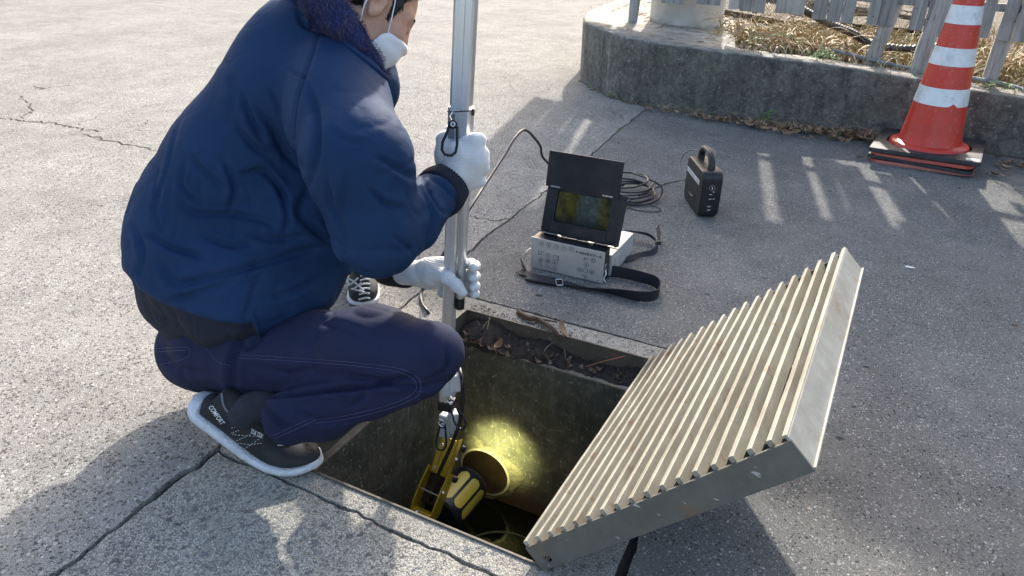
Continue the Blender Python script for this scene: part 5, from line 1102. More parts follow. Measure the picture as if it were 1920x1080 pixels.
def fold(v, n, pts, w, A, ridge=.6, side=1):
    """crease in the cloth along a line (given by where it shows), w and position in photo pixels, A depth in m"""
    x, y = PX(v); P = np.stack([x, y], 1); view = CAM_O - v; view /= np.linalg.norm(view, axis=1)[:, None]; face = np.clip(((n * view).sum(1) + .05) / .3, 0, 1)
    pts = np.array(spline([V(a, b) for a, b in pts], 5)); best = np.full(len(v), 1e9); sg = np.zeros(len(v)); tt = np.zeros(len(v)); L = np.r_[0, np.cumsum(np.linalg.norm(np.diff(pts, axis=0), axis=1))]
    bb = (x > pts[:, 0].min() - 5 * w) & (x < pts[:, 0].max() + 5 * w) & (y > pts[:, 1].min() - 5 * w) & (y < pts[:, 1].max() + 5 * w) & (face > 0); I = np.where(bb)[0]
    if not len(I): return v
    Q = P[I]; be = best[I]; s_ = sg[I]; t_ = tt[I]
    for i in range(len(pts) - 1):
        d = pts[i + 1] - pts[i]; l2 = d @ d + 1e-9; t = np.clip(((Q - pts[i]) @ d) / l2, 0, 1); r_ = Q - pts[i] - t[:, None] * d; D = np.hypot(r_[:, 0], r_[:, 1]); m = D < be
        be[m] = D[m]; s_[m] = np.sign(d[0] * r_[m, 1] - d[1] * r_[m, 0]); t_[m] = (L[i] + t[m] * (L[i + 1] - L[i])) / L[-1]
    u = be * s_ * side; env = np.sin(np.pi * np.clip(t_ * .94 + .03, 0, 1)) ** .6; prof = -np.exp(-(u / w) ** 2) + ridge * np.exp(-((u - 1.9 * w) / (1.3 * w)) ** 2) + .25 * ridge * np.exp(-((u + 1.9 * w) / (1.5 * w)) ** 2)
    v = v.copy(); v[I] += n[I] * (A * prof * env * face[I])[:, None]; return v
def surf_line(bvh, pts, off=.0006, n=6):
    out = []
    for a, b in spline([V(*p) for p in pts], n):
        d = ray(a, b); d = d / np.linalg.norm(d); h = bvh.ray_cast(Vector(CAM_O), Vector(d))
        if h[0] is not None: out.append((np.array(h[0]) + np.array(h[1]) * off, np.array(h[1])))
    return out
def bvh_of(v, f): return BVHTree.FromPolygons([tuple(map(float, p)) for p in v], [tuple(map(int, q)) for q in f])
def stitches(bvh, pts, r_, mat, parent, nm='stitching', dash=None):
    L = surf_line(bvh, pts, r_ * .5, 8); mb = MB()
    if len(L) < 2: return
    P = [p for p, _ in L]; keep = [P[0]]
    for p in P[1:]:
        if np.linalg.norm(p - keep[-1]) < .06: keep.append(p)
    if len(keep) < 2: return
    if dash is None: mb.tube(keep, r_, 5)
    else:
        for i in range(0, len(keep) - 1, 2): mb.tube([keep[i], keep[i + 1]], r_, 5)
    return mb.build(nm, mat, parent, auto=70)
# ---- materials of clothes
def nylon(name, base, base2, rough=.74):
    t = NT(name, rough, spec=.10); c = t.mix(t.ramp(t.noise(5, 5, .6), [(.3, 0.0), (.7, 1.0)]), base, base2); t.set('Base Color', c); t.b.inputs['Sheen Weight'].default_value = .0; t.b.inputs['Sheen Roughness'].default_value = .4
    t.b.inputs['Sheen Tint'].default_value = (.5, .65, 1, 1); t.bump(t.noise(38, 5, .6, dist=.8), .22, .004); t.bump(t.noise(900, 2), .06, .0004); return t.m
M_jack = nylon('navy_nylon', (.010, .029, .074), (.015, .039, .094))
M_rib_k = NT('navy_rib_knit', .9); M_rib_k.set('Base Color', (.006, .010, .024)); w_ = M_rib_k.n('ShaderNodeTexWave', {'wave_type': 'BANDS', 'bands_direction': 'DIAGONAL'}, Vector=M_rib_k.co, Scale=110.0, Distortion=.6).outputs['Fac']; M_rib_k.bump(w_, .8, .002); M_rib_k.bump(M_rib_k.noise(700, 3), .3, .0008); M_rib_k = M_rib_k.m
M_trou = NT('navy_work_trousers', .82); t = M_trou; t.set('Base Color', t.mix(t.ramp(t.noise(7, 6, .6), [(.3, 0.0), (.7, 1.0)]), (.012, .016, .040), (.019, .024, .057))); t.b.inputs['Sheen Weight'].default_value = .0; t.b.inputs['Specular IOR Level'].default_value = .15; t.bump(t.noise(1, 3, .5, t.scale((900, 900, 260), rot=(.4, .3, .2))), .2, .0006); t.bump(t.noise(30, 5, dist=.5), .15, .003); M_trou = t.m
M_fur = strawm('navy_pile', [(.014, .028, .10), (.026, .050, .16), (.010, .018, .06), (.045, .08, .24)]); M_furb = simple('navy_pile_base', (.010, .015, .07), .95)
def glovem():
    t = NT('white_knit_glove', .92); t.set('Base Color', t.mix(t.ramp(t.noise(18, 5), [(.35, 0.0), (.7, 1.0)]), (.60, .60, .59), (.76, .76, .76))); t.b.inputs['Sheen Weight'].default_value = .3; t.b.inputs['Subsurface Weight'].default_value = .1; t.b.inputs['Subsurface Radius'].default_value = (.004, .004, .004)
    w = t.n('ShaderNodeTexWave', {'wave_type': 'BANDS', 'bands_direction': 'Z'}, Vector=t.co, Scale=115.0, Distortion=1.5, Detail=1.0).outputs['Fac']; t.bump(w, .45, .0014); t.bump(t.noise(500, 3), .5, .0012); return t.m
M_glove = glovem()
def skinm():
    t = NT('skin', .48); n = t.noise(40, 5); c = t.mix(t.ramp(n, [(.3, 0.0), (.7, 1.0)]), (.46, .26, .18), (.56, .33, .235)); c = t.mix(t.ramp(t.noise(14, 3), [(.5, 0.0), (.75, .35)]), c, (.52, .22, .16)); t.set('Base Color', c)
    t.b.inputs['Subsurface Weight'].default_value = .3; t.b.inputs['Subsurface Radius'].default_value = (.012, .004, .002); t.b.inputs['Subsurface Scale'].default_value = .6; t.bump(t.noise(300, 4), .15, .0006); return t.m
M_skin = skinm(); M_hair = strawm('black_hair', [(.008, .007, .007), (.018, .015, .014), (.012, .010, .010)]); M_hair.node_tree.nodes['Principled BSDF'].inputs['Roughness'].default_value = .35
M_hairb = simple('hair_base', (.010, .009, .009), .6)
M_mask = NT('white_mask_fabric', .8); M_mask.set('Base Color', (.74, .75, .77)); M_mask.b.inputs['Subsurface Weight'].default_value = .25; M_mask.b.inputs['Subsurface Radius'].default_value = (.01, .01, .01); M_mask.bump(M_mask.noise(600, 3), .2, .0005); M_mask = M_mask.m
C = RY
# ---- joints
hipR = C(415, 625, .07); kneeR = C(800, 664, .10); ankR = C(532, 788, -.035); hipL = hipR + V(-.08, .21, .02); kneeL = V(-.21, .56, .43); ankL = V(-.415, .80, .11)
pelvis = (hipR + hipL) / 2 + V(-.03, 0, .02)
neck = C(652, 45, .40); shR = C(615, 180, .21); shL = neck + (neck - shR) * V(.95, .95, 0) + V(-.10, .0, -.14)
elR = C(708, 432, .12); wrR = C(846, 352, .355); elL = C(690, 430, .62); wrL = C(768, 512, .455)
hF = CAM_R @ V(.66, -.54, -.54); hF /= np.linalg.norm(hF); hU = CAM_R @ V(.56, .82, -.10); hU -= hF * (hU @ hF); hU /= np.linalg.norm(hU); hLft = np.cross(hU, hF); HM = np.column_stack([hF, hLft, hU])
hC = C(722, -10, .30); hC = hC + 0 * hF
# move the head centre back from the tragus, which faces the camera
trag = C(708, 5, .345); hC = trag - HM @ V(-.006, -.078, -.006)
def HP(x, y, z): return hC + HM @ V(x, y, z)
person = None
# ---- body: one continuous mesh (head, neck, torso, limbs, under the clothes)
def build_body():
    s = SDF(hC - .16, hC + .16, .0028)
    s.ell(HP(-.014, 0, .034), (.099, .077, .088), HM, .01); s.ell(HP(.035, 0, -.020), (.062, .062, .088), HM, .03); s.ell(HP(.030, 0, -.072), (.050, .052, .040), HM, .025); s.ell(HP(.072, 0, -.100), (.018, .021, .016), HM, .02)
    s.cone(HP(.092, 0, .018), HP(.111, 0, -.020), .007, .0115, .012)
    for y in (-1, 1):
        s.ell(HP(.104, y * .012, -.026), (.009, .007, .006), HM, .006); s.ell(HP(.062, y * .044, -.018), (.024, .020, .018), HM, .02); s.cone(HP(.078, y * .012, .030), HP(.064, y * .048, .030), .011, .010, .014)
        s.ell(HP(.096, y * .032, .010), (.014, .017, .011), HM, .012, cut=True); s.ell(HP(.077, y * .031, .010), (.0135, .0145, .0125), HM, .003)
        s.ell(HP(-.006, y * .079, -.002), (.018, .007, .032), HM @ np.array([[.98, 0, -.17], [0, 1, 0], [.17, 0, .98]]), .006); s.ell(HP(-.018, y * .086, .008), (.008, .007, .022), HM, .006); s.ell(HP(-.002, y * .087, -.002), (.007, .006, .013), HM, .004, cut=True); s.ell(HP(-.004, y * .080, -.028), (.008, .005, .010), HM, .006)
        s.cone(HP(.0, y * .056, -.060), HP(.045, y * .040, -.092), .012, .012, .02)
    s.ell(HP(.098, 0, -.060), (.012, .022, .006), HM, .01); s.ell(HP(.096, 0, -.070), (.012, .020, .006), HM, .01)
    nb = neck + V(-.05, -.01, -.11)
    s.cone(HP(-.030, 0, -.050), nb, .055, .066, .03); v1, f1 = s.mesh()
    b = SDF(np.array([-.62, -.22, -.01]), np.array([.50, 1.0, 1.0]), .011)
    b.cone(HP(-.035, 0, -.075), nb, .048, .062, .03); b.chain([nb + V(-.02, 0, -.05), (nb + pelvis) / 2 + V(-.02, 0, .02), pelvis], [.10, .11, .10], .06)
    b.chain([shR, elR, wrR], [.055, .043, .028], .04); b.chain([shL, elL, wrL], [.055, .043, .028], .04); b.cone(nb + V(-.02, 0, -.05), shR, .07, .05, .05); b.cone(nb + V(-.02, 0, -.05), shL, .07, .05, .05)
    b.chain([hipR, kneeR, C(690, 748, .03), ankR], [.06, .035, .03, .026], .02); b.chain([hipL, kneeL, ankL], [.075, .05, .034], .03); b.cone(pelvis, hipR, .1, .08, .05); b.cone(pelvis, hipL, .1, .08, .05)
    b.cone(ankR, C(538, 806, -.03), .026, .022, .02); b.cone(ankL, ankL + V(.04, -.05, -.05), .026, .022, .02); b.cone(wrR, C(866, 305, .37), .026, .026, .02); b.cone(wrL, C(818, 512, .43), .024, .024, .02)
    v2, f2 = b.mesh()
    return v1, f1, v2, f2
bv1, bf1, bv2, bf2 = build_body()
# head region and body meet inside the neck: keep one object, one continuous neck
keepv = np.linalg.norm(bv2 - hC, axis=1) > .085
ff = bf2[keepv[bf2].all(1)]
person = mesh_obj('person', np.concatenate([bv1, bv2]), np.concatenate([bf1, ff + len(bv1)]), M_skin)
tag(person, 'squatting worker in navy blouson and trousers gripping the silver pole in white gloves', 'person')
bvh_head = bvh_of(bv1, bf1)
# ---- jacket
def jacket():
    s = SDF((-.66, -.18, .10), (.42, .95, 1.02), .0048); Ft = V(.936, .352, 0); Lt = V(-.352, .936, 0)
    up = neck - pelvis; up /= np.linalg.norm(up); f_ = Ft - up * (Ft @ up); f_ /= np.linalg.norm(f_); TM = np.column_stack([f_, np.cross(up, f_), up])
    s.ell(C(554, 186, .35), (.155, .215, .20), TM, .02); s.ell(C(468, 330, .25), (.19, .205, .205), TM, .08); s.ell(C(405, 440, .165), (.195, .185, .165), TM, .08); s.ell(C(392, 505, .11), (.172, .155, .110), TM, .06)
    s.ell(C(520, 512, .15), (.14, .14, .085), TM, .06); s.ell(C(445, 545, .085), (.125, .10, .088), TM, .12); s.ell(C(350, 530, .08), (.10, .11, .075), TM, .06); s.ell(C(348, 570, .085), (.112, .115, .075), TM, .05); s.chain([C(290, 578, .07), C(350, 603, .025), C(405, 611, .005), C(448, 606, .0)], [.046, .047, .044, .038], .05); s.ell(C(580, 370, .26), (.12, .10, .12), TM, .06); s.ell(C(590, 90, .40), (.12, .17, .12), TM, .06); s.cone(C(600, 60, .42), C(690, 120, .42), .09, .05, .05)
    s.cone(shR + V(-.02, .05, .0), shR + V(.02, -.01, -.04), .10, .100, .05)
    s.chain([shR + V(.02, .01, -.03), C(672, 300, .13), elR], [.102, .100, .088], .03)
    s.chain([elR, C(765, 410, .20), C(823, 362, .315)], [.088, .070, .052], .018)
    s.chain([shL, shL * .5 + elL * .5, elL], [.09, .08, .075], .05); s.chain([elL, C(735, 490, .50)], [.075, .05], .02)
    s.cone(C(640, 80, .41), C(706, 160, .40), .07, .045, .05); s.cone(C(700, 180, .42), C(620, 330, .40), .045, .10, .05); s.ell(C(560, 420, .25), (.16, .16, .14), TM, .06)
    v, f = s.mesh(); v = smooth(v, f, 4); n = normals(v, f)
    xx, yy = PX(v); low = np.clip((yy - 150) / 200, .15, 1); wv = v + .02 * np.stack([vnoise(v, 7, 31), vnoise(v, 7, 32), vnoise(v, 7, 33)], 1)
    rg = lambda q, sc_, sd_: np.clip(1 - np.abs(vnoise(q, sc_, sd_)) * 4.2, 0, 1) ** 1.6
    v = v + n * (.0040 * vnoise(v, 9, 1) - low * .0036 * rg(wv * V(1, 1, 1.7), 8, 41) - low * .0026 * rg(wv * V(1.6, 1, 1.2), 13, 42) - .0007 * rg(wv, 24, 43) + .0003 * vnoise(v, 40, 44))[:, None]
    FD = [([(452, 172), (467, 215), (492, 262)], 8, .011, 1), ([(482, 208), (507, 237), (533, 285), (570, 322)], 11, .018, -1), ([(505, 165), (516, 190), (528, 220)], 6, .007, 1), ([(440, 232), (474, 274), (512, 296)], 9, .010, -1),
          ([(355, 288), (385, 322), (425, 358)], 8, .008, -1), ([(572, 150), (588, 190), (594, 240), (590, 300), (574, 362)], 10, .018, 1), 
          ([(700, 292), (735, 310), (775, 336)], 9, .010, 1), ([(448, 330), (496, 322), (538, 374)], 9, .011, -1), ([(284, 440), (318, 464), (385, 483)], 9, .011, 1), ([(300, 492), (331, 532), (399, 520), (475, 498), (603, 462)], 12, .014, 1),
          ([(318, 566), (390, 542), (452, 520)], 10, .009, -1), ([(250, 420), (268, 470), (262, 515)], 8, .008, 1), ([(574, 362), (560, 400), (600, 440), (640, 470)], 12, .014, 1), ([(330, 370), (365, 400), (440, 402), (520, 420)], 11, .010, 1),
          ([(350, 300), (340, 350), (380, 385)], 8, .009, -1), ([(420, 300), (440, 350), (430, 395)], 9, .009, 1), ([(790, 330), (822, 391), (840, 400)], 6, .010, 1), ([(798, 366), (812, 410), (796, 470)], 6, .008, -1), ([(806, 334), (833, 350), (860, 380)], 6, .008, -1),
          ([(735, 440), (760, 460), (775, 480)], 6, .007, 1), ([(650, 330), (640, 400), (655, 470)], 10, .006, 1), ([(690, 350), (720, 380), (760, 390)], 8, .009, -1), ([(610, 330), (625, 390), (645, 440)], 9, .009, -1), ([(395, 90), (440, 150), (430, 230)], 12, .004, 1),
          ([(560, 20), (575, 50), (640, 60)], 9, .007, 1), ([(600, 400), (660, 500), (700, 512)], 8, .006, 1), ([(470, 440), (520, 450), (580, 440)], 9, .009, 1), ([(380, 440), (430, 460), (470, 455)], 8, .008, -1), ([(520, 340), (540, 400), (530, 440)], 9, .008, 1),
          ([(300, 350), (290, 400), (310, 440)], 8, .006, -1), ([(540, 128), (556, 140), (574, 146)], 5, .007, 1),  ([(620, 240), (650, 262), (690, 268)], 8, .005, -1), ([(480, 560), (540, 550), (600, 520)], 9, .007, 1)]
    for p, w, A, sd_ in FD: v = fold(v, n, p, w * .62, min(A * 1.05, .014), .05 if A > .015 else .45, sd_)
    # soft narrow seam lines
    for p in ([(602, 44), (590, 90), (570, 148), (556, 200), (552, 262)], [(352, 185), (330, 250), (311, 326), (289, 392)], [(484, 515), (468, 560), (454, 604)]): v = fold(v, n, p, 3.2, .0035, .5, 1)
    v = smooth(v, f, 1, .3); return v, f, TM
jv, jf, TM = jacket()
def split_hem():
    """the lowest strip of the shell becomes the rib-knit band, drawn in a little"""
    x, y = PX(jv); hx = [150, 235, 262, 300, 350, 400, 450, 474, 486, 520]; hy = [470, 512, 545, 568, 588, 602, 609, 606, 640, 1200]; d = y - np.interp(x, hx, hy); n = normals(jv, jf)
    low = (jv[:, 2] < .45) & (x < 500); k = np.where(low, np.clip((d + 3) / 6, 0, 1), 0); puff = np.where(low, np.exp(-((d + 14) / 12) ** 2), 0); v = jv - n * (.0085 * k)[:, None] + n * (.005 * puff)[:, None]
    isb = (k > .5)[jf].sum(1) >= 2; fb = jf[isb]; fj = jf[~isb]
    def sub(f): u, inv = np.unique(f, return_inverse=True); return v[u], inv.reshape(f.shape)
    return sub(fj), sub(fb), v
(jv1, jf1), (hv, hf), jv = split_hem()
jack = mesh_obj('jacket', jv1, jf1, M_jack, person); bj = bvh_of(jv, jf)
M_thread = simple('navy_thread', (.010, .016, .05), .7, rv=0)
stitches(bj, [(602, 44), (590, 90), (570, 148), (556, 200), (552, 262)], .0008, M_thread, jack, 'armhole_seam'); stitches(bj, [(484, 515), (468, 560), (454, 600)], .0008, M_thread, jack, 'side_seam')
mesh_obj('hem_band', hv, hf, M_rib_k, jack)
def cuff(a, b, r0, r1, nm='cuff'):
    d = (b - a) / np.linalg.norm(b - a); M = np.array(Vector(d).to_track_quat('Z', 'Y').to_matrix()); L = np.linalg.norm(b - a)
    prof = [(r0 * .8, -.006), (r0, .0), (r0 * 1.04, L * .3), ((r0 + r1) / 2, L * .7), (r1, L * .94), (r1 * .97, L), (r1 * .88, L * 1.01), (r1 * .85, L * .8)]
    mb = MB().lathe(prof, a, M, 96); K = len(prof); vv = []
    for i, p in enumerate(mb.v): k = i // K; q = np.array(p); c_ = a + d * ((q - a) @ d); rr = q - c_; vv.append(tuple(c_ + rr * (1 + .018 * (1 if k % 2 else -1))))
    mb.v = vv; return mb.build(nm, M_rib_k, jack, auto=80)
cuff(C(818, 366, .30), C(846, 343, .372), .054, .047); cuff(C(722, 505, .50), C(764, 513, .46), .040, .038)
# ---- fur collar
def collar():
    pts = [C(572, -40, .26), C(608, 0, .265), C(641, 42, .275), C(669, 80, .29), C(697, 116, .31), C(719, 146, .34)]
    s = SDF(np.min(pts, 0) - .2, np.max(pts, 0) + .25, .0055); s.chain(pts, [.036, .036, .030, .025, .019, .011], .012)
    s.chain([C(580, -40, .26), C(600, -60, .38), C(640, -70, .52)], [.036, .045, .042], .02); s.chain([C(585, -15, .28), C(622, 40, .31), C(690, 110, .36)], [.034, .036, .022], .015)
    v, f = s.mesh(); v = smooth(v, f, 1); n = normals(v, f); v = v + n * (.004 * vnoise(v, 40, 5))[:, None]; o = mesh_obj('fur_collar', v, f, M_furb, jack)
    r = np.random.default_rng(8); N = 26000; I = r.integers(0, len(v), N); P0 = v[I] + r.normal(0, .0025, (N, 3)); nn = n[I]; flow = CAM_R @ V(.25, -.95, 0); tv = flow - nn * (nn @ flow)[:, None]; tv /= np.linalg.norm(tv, axis=1)[:, None] + 1e-9
    cl = np.stack([vnoise(P0, 55, 6), vnoise(P0, 55, 7), vnoise(P0, 55, 9)], 1); d = nn * .55 + tv * .5 + cl * .9 + r.normal(0, .2, (N, 3)); d /= np.linalg.norm(d, axis=1)[:, None]; L = r.uniform(.004, .009, N)[:, None]; sdv = np.cross(d, nn); sdv /= np.linalg.norm(sdv, axis=1)[:, None] + 1e-9; w = .0005
    mid = P0 + d * L * .55 + nn * .0005; tip = P0 + d * L + tv * L * .3; vs = np.stack([P0 - sdv * w, P0 + sdv * w, mid + sdv * w * .8, mid - sdv * w * .8, tip], 1).reshape(-1, 3)
    b = np.arange(N)[:, None] * 5; me = bpy.data.meshes.new('pile'); fs = [tuple(x) for x in (b + [0, 1, 2, 3]).tolist()] + [tuple(x) for x in (b + [3, 2, 4]).tolist()]; me.from_pydata(vs.tolist(), [], fs); po = link('pile', me, M_fur); adopt(po, o)
    # leather-like stand of the collar between fur and shell
    mb = MB(); L1 = surf_line(bj, [(538, -8), (560, 6), (590, 30), (618, 54), (650, 84), (690, 118), (722, 146)], .002, 6)
    if len(L1) > 3: mb.tube([p for p, _ in L1], .0050, 8).build('collar_edge', M_jack, jack, auto=70)
collar()
# ---- trousers
def trousers():
    s = SDF((-.62, -.22, .02), (.55, .98, .66), .0052)
    s.ell(C(385, 640, .11), (.105, .12, .10), None, .03); s.ell((hipR + hipL) / 2 + V(-.01, .02, .0), (.10, .14, .10), None, .06); s.ell(C(380, 668, .06), (.088, .08, .068), None, .05)
    s.chain([hipR + V(0, -.01, -.015), C(480, 655, .065), C(570, 662, .08), C(700, 652, .09), kneeR + V(.0, 0, .002)], [.104, .096, .086, .080, .064], .05); s.cone(C(395, 682, .055), C(560, 690, .06), .060, .054, .04); s.ell(C(832, 664, .112), (.03, .035, .040), None, .05)
    s.chain([C(790, 700, .08), C(690, 736, .03), C(600, 764, -.01), C(542, 779, -.045)], [.052, .056, .058, .055], .010)
    s.cone(C(612, 782, -.01), C(548, 796, -.05), .044, .036, .03)
    s.chain([hipL, (hipL + kneeL) / 2, kneeL], [.10, .09, .07], .05); s.chain([kneeL, kneeL * .5 + ankL * .5, ankL + V(.0, -.0, -.02)], [.066, .064, .060], .02); s.ell((hipR + hipL) / 2, (.13, .16, .12), None, .06)
    v, f = s.mesh(); v = smooth(v, f, 3); n = normals(v, f); rg = lambda q, sc_, sd_: np.clip(1 - np.abs(vnoise(q, sc_, sd_)) * 2.6, 0, 1) ** 2
    wv = v + .02 * np.stack([vnoise(v, 7, 31), vnoise(v, 7, 32), vnoise(v, 7, 33)], 1); v = v + n * (.003 * vnoise(v, 12, 11) - .0032 * rg(wv * V(1, 1, 1.3), 10, 51) - .0012 * rg(wv, 26, 52))[:, None]
    FD = [([(441, 736), (520, 742), (603, 733), (680, 726), (727, 719), (786, 728), (835, 712)], 6, .012, 1), ([(460, 612), (436, 672), (438, 734)], 8, .009, 1), ([(640, 700), (700, 712), (770, 706)], 7, .007, -1), ([(835, 655), (838, 690), (795, 716)], 6, .008, 1), ([(705, 724), (740, 712), (780, 700)], 5, .006, -1),
          ([(500, 610), (470, 650), (450, 640)], 7, .006, 1), ([(610, 600), (580, 640), (590, 680)], 10, .003, 1), ([(720, 745), (770, 740), (800, 752)], 6, .006, 1), ([(560, 770), (600, 790), (660, 785)], 7, .006, 1), ([(500, 760), (520, 790), (560, 810)], 6, .008, 1), ([(290, 640), (330, 690), (400, 700)], 8, .005, 1), ([(560, 600), (640, 612), (700, 640)], 9, .003, -1),
          ([(690, 735), (660, 760), (640, 750)], 6, .005, -1), ([(480, 690), (540, 700), (600, 690)], 8, .003, 1), ([(640, 560), (620, 590), (600, 600)], 6, .004, 1)]
    for p, w, A, sd_ in FD: v = fold(v, n, p, w * .8, A * 1.4, .5, sd_)
    for p in ([(441, 668), (518, 672), (646, 681), (748, 694), (782, 712), (778, 741), (731, 762), (646, 783), (590, 790)],): v = fold(v, n, p, 2.6, .002, .5, 1)
    return smooth(v, f, 1, .25), f
tv_, tf_ = trousers(); trs = mesh_obj('trousers', tv_, tf_, M_trou, person); bt = bvh_of(tv_, tf_); M_st = simple('pale_blue_thread', (.055, .062, .12), .8, rv=0)
for p in ([(441, 665), (518, 669), (646, 678), (748, 691), (788, 713), (781, 742), (733, 765), (648, 786), (592, 793)], [(445, 671), (518, 675), (646, 684), (744, 697), (778, 715), (774, 738), (729, 759), (644, 780), (586, 787)], [(592, 788), (560, 802), (516, 822)], [(588, 783), (552, 798), (512, 817)],
          [(284, 655), (318, 652), (352, 652), (354, 668), (328, 678), (301, 683)], [(284, 661), (320, 658), (348, 657)], [(386, 652), (405, 676), (432, 686)], [(786, 714), (789, 735), (778, 748)]):
    stitches(bt, p, .00055, M_st, trs)
# trouser hem flaring over the shoe
# ---- gloves
def vdir(p): d = CAM_O - p; return d / np.linalg.norm(d)
def gp(px, py, base, toward): p = base; q = C(px, py, p[1]); vv = vdir(q); return q + vv * toward
def glove(prims, cuts, nm, lo, hi, h=.0020):
    s = SDF(lo, hi, h)
    for pts, rs, k in prims: s.chain(pts, rs, k)
    for c, r_, k in cuts: s.ell(c, r_, None, k)
    v, f = s.mesh(); v = smooth(v, f, 1); o = mesh_obj(nm, v, f, M_glove, person); o['label'] = 'white knitted work glove'; return o, v, f
pc = lambda py: PP(0, 0, pz(py))
yR = pc(300)[1]; bR = lambda px, py, t_: (lambda q: q + vdir(q) * t_)(C(px, py, yR))
prR = []
prR.append(([bR(856, 352, .030), bR(862, 318, .038), bR(868, 290, .036)], [.032, .036, .034], .012)); prR.append(([bR(842, 330, .026), bR(838, 290, .020), bR(836, 262, .010)], [.026, .024, .020], .016))
prR.append(([bR(880, 330, .026), bR(892, 300, .024), bR(890, 268, .020)], [.030, .026, .022], .014))
for i, (y0, xk, rr) in enumerate(((262, 899, .0118), (288, 905, .0122), (315, 906, .0120), (340, 901, .0110))):
    prR.append(([bR(876, y0 + 6, .030), bR(xk, y0, .012), bR(xk + 1, y0 - 1, -.022), bR(878, y0 - 2, -.044), bR(852, y0, -.040), bR(838, y0 + 2, -.026)], [.015, rr + .001, rr, rr, rr - .001, rr - .002], .0045 if i else .006))
prR.append(([bR(842, 300, .018), bR(831, 262, .002), bR(842, 247, -.026), bR(862, 244, -.040)], [.018, .0145, .013, .012], .007))
prR.append(([bR(850, 356, .028), bR(846, 372, .026)], [.031, .030], .01))
gR, gv, gf = glove(prR, [], 'glove', bR(865, 300, 0) - .13, bR(865, 300, 0) + .13)
yL = pc(520)[1]; bL = lambda px, py, t_: (lambda q: q + vdir(q) * t_)(C(px, py, yL))
prL = [([bL(758, 512, -.010), bL(785, 513, -.004), bL(812, 512, .000), bL(832, 512, -.006)], [.030, .030, .030, .026], .012), ([bL(800, 500, .0), bL(830, 498, -.012)], [.022, .022], .012), ([bL(805, 530, -.008), bL(832, 528, -.018)], [.018, .016], .012),
       ([bL(812, 508, .014), bL(838, 519, .030), bL(856, 535, .034), bL(867, 548, .031)], [.019, .0155, .0135, .0115], .010)]
for i, (y0, rr) in enumerate(((497, .0118), (517, .0118), (535, .0110), (549, .0098))):
    prL.append(([bL(830, y0, -.016), bL(852, y0 - 2, -.044), bL(884, y0 - 3, -.038), bL(891, y0 + 1, -.010), bL(888, y0 + 4, .010 - .004 * i)], [.013, rr, rr, rr, rr - .001], .0045))
gL, gv2, gf2 = glove(prL, [], 'glove', bL(825, 515, 0) - .13, bL(825, 515, 0) + .13)
# ---- shoes
def shoe(O_, X, Yv, Z, pts, nm_label, text_on=True):
    """pts: stations (x, zsole, up height, halfwidth, sole thickness)"""
    st = np.array(pts, float); K = 46; s_ = np.linspace(0, 1, K); L = np.r_[0, np.cumsum(np.hypot(np.diff(st[:, 0]), np.diff(st[:, 1])))]; L /= L[-1]
    I = lambda c: np.array([p[0] for p in spline([V(a) for a in st[:, c]], 12)])
    Lf = np.linspace(0, 1, len(I(0))); tot = [np.interp(s_, Lf, I(c)) for c in range(5)]; root = bpy.data.objects.new('shoe', None); COL.objects.link(root); root.location = tuple(O_); root['label'] = nm_label; adopt(root, person)
    sole_v = []; up_v = []; cen = []
    for k in range(K):
        x, z, h, w, t_ = [c[k] for c in tot]; a = max(k - 1, 0); b = min(k + 1, K - 1); tg = V(tot[0][b] - tot[0][a], 0, tot[1][b] - tot[1][a]); tg /= np.linalg.norm(tg); nz = V(-tg[2], 0, tg[0]); c0 = V(x, 0, z); cen.append((c0, tg, nz))
        e = min(1, .32 + 3.2 * min(s_[k], 1 - s_[k]) ** .6) if min(s_[k], 1 - s_[k]) < .12 else 1
        for j in range(20):
            a_ = 2 * math.pi * j / 20; cy, cz_ = math.cos(a_), math.sin(a_); sy = np.sign(cy) * abs(cy) ** .38; sz_ = np.sign(cz_) * abs(cz_) ** .38; sole_v.append(c0 + V(0, (w + .005 * (1 if cz_ > 0 else .4)) * e * sy, 0) + nz * (t_ * .5 + t_ * .5 * sz_))
        for j in range(20):
            a_ = 2 * math.pi * j / 20; cy, cz_ = math.cos(a_), math.sin(a_); wz = w * e * (1 - .38 * max(0, cz_) ** 1.4); up_v.append(c0 + V(0, wz * np.sign(cy) * abs(cy) ** .75, 0) + nz * (t_ * .85 + (h * .5 * (1 + cz_)) if cz_ > -.2 else t_ * .85 + h * .2 * (1 + cz_)))
    W = lambda p: O_ + X * p[0] + Yv * p[1] + Z * p[2]
    fs = [(k * 20 + j, k * 20 + (j + 1) % 20, (k + 1) * 20 + (j + 1) % 20, (k + 1) * 20 + j) for k in range(K - 1) for j in range(20)] + [tuple(range(20))[::-1], tuple((K - 1) * 20 + j for j in range(20))]
    so2 = MB().add([W(p) for p in sole_v], fs).build('sole', M_sole, root, auto=70); u2 = MB().add([W(p) for p in up_v], fs).build('upper', M_upper, root, auto=70); return root, u2, so2, W, tot
M_sole = NT('white_textured_sole', .6); t = M_sole; ve = t.vor(150, 'DISTANCE_TO_EDGE'); t.set('Base Color', t.mix(t.ramp(t.noise(30, 5), [(.5, 0.0), (.75, .5)]), (.62, .63, .66), (.30, .285, .26))); t.bump(t.ramp(ve, [(0, 0.0), (.25, 1.0)]), .6, .002); M_sole = t.m
M_upper = NT('black_mesh_upper', .75); t = M_upper; t.set('Base Color', t.mix(t.ramp(t.noise(12, 5), [(.4, 0.0), (.75, .6)]), (.010, .010, .012), (.045, .042, .04))); t.bump(t.vor(700), .3, .0006); M_upper = t.m
heelp = C(378, 742, -.045); ballp = V(-.022, -.026, .002); toep = V(.082, .010, .012)
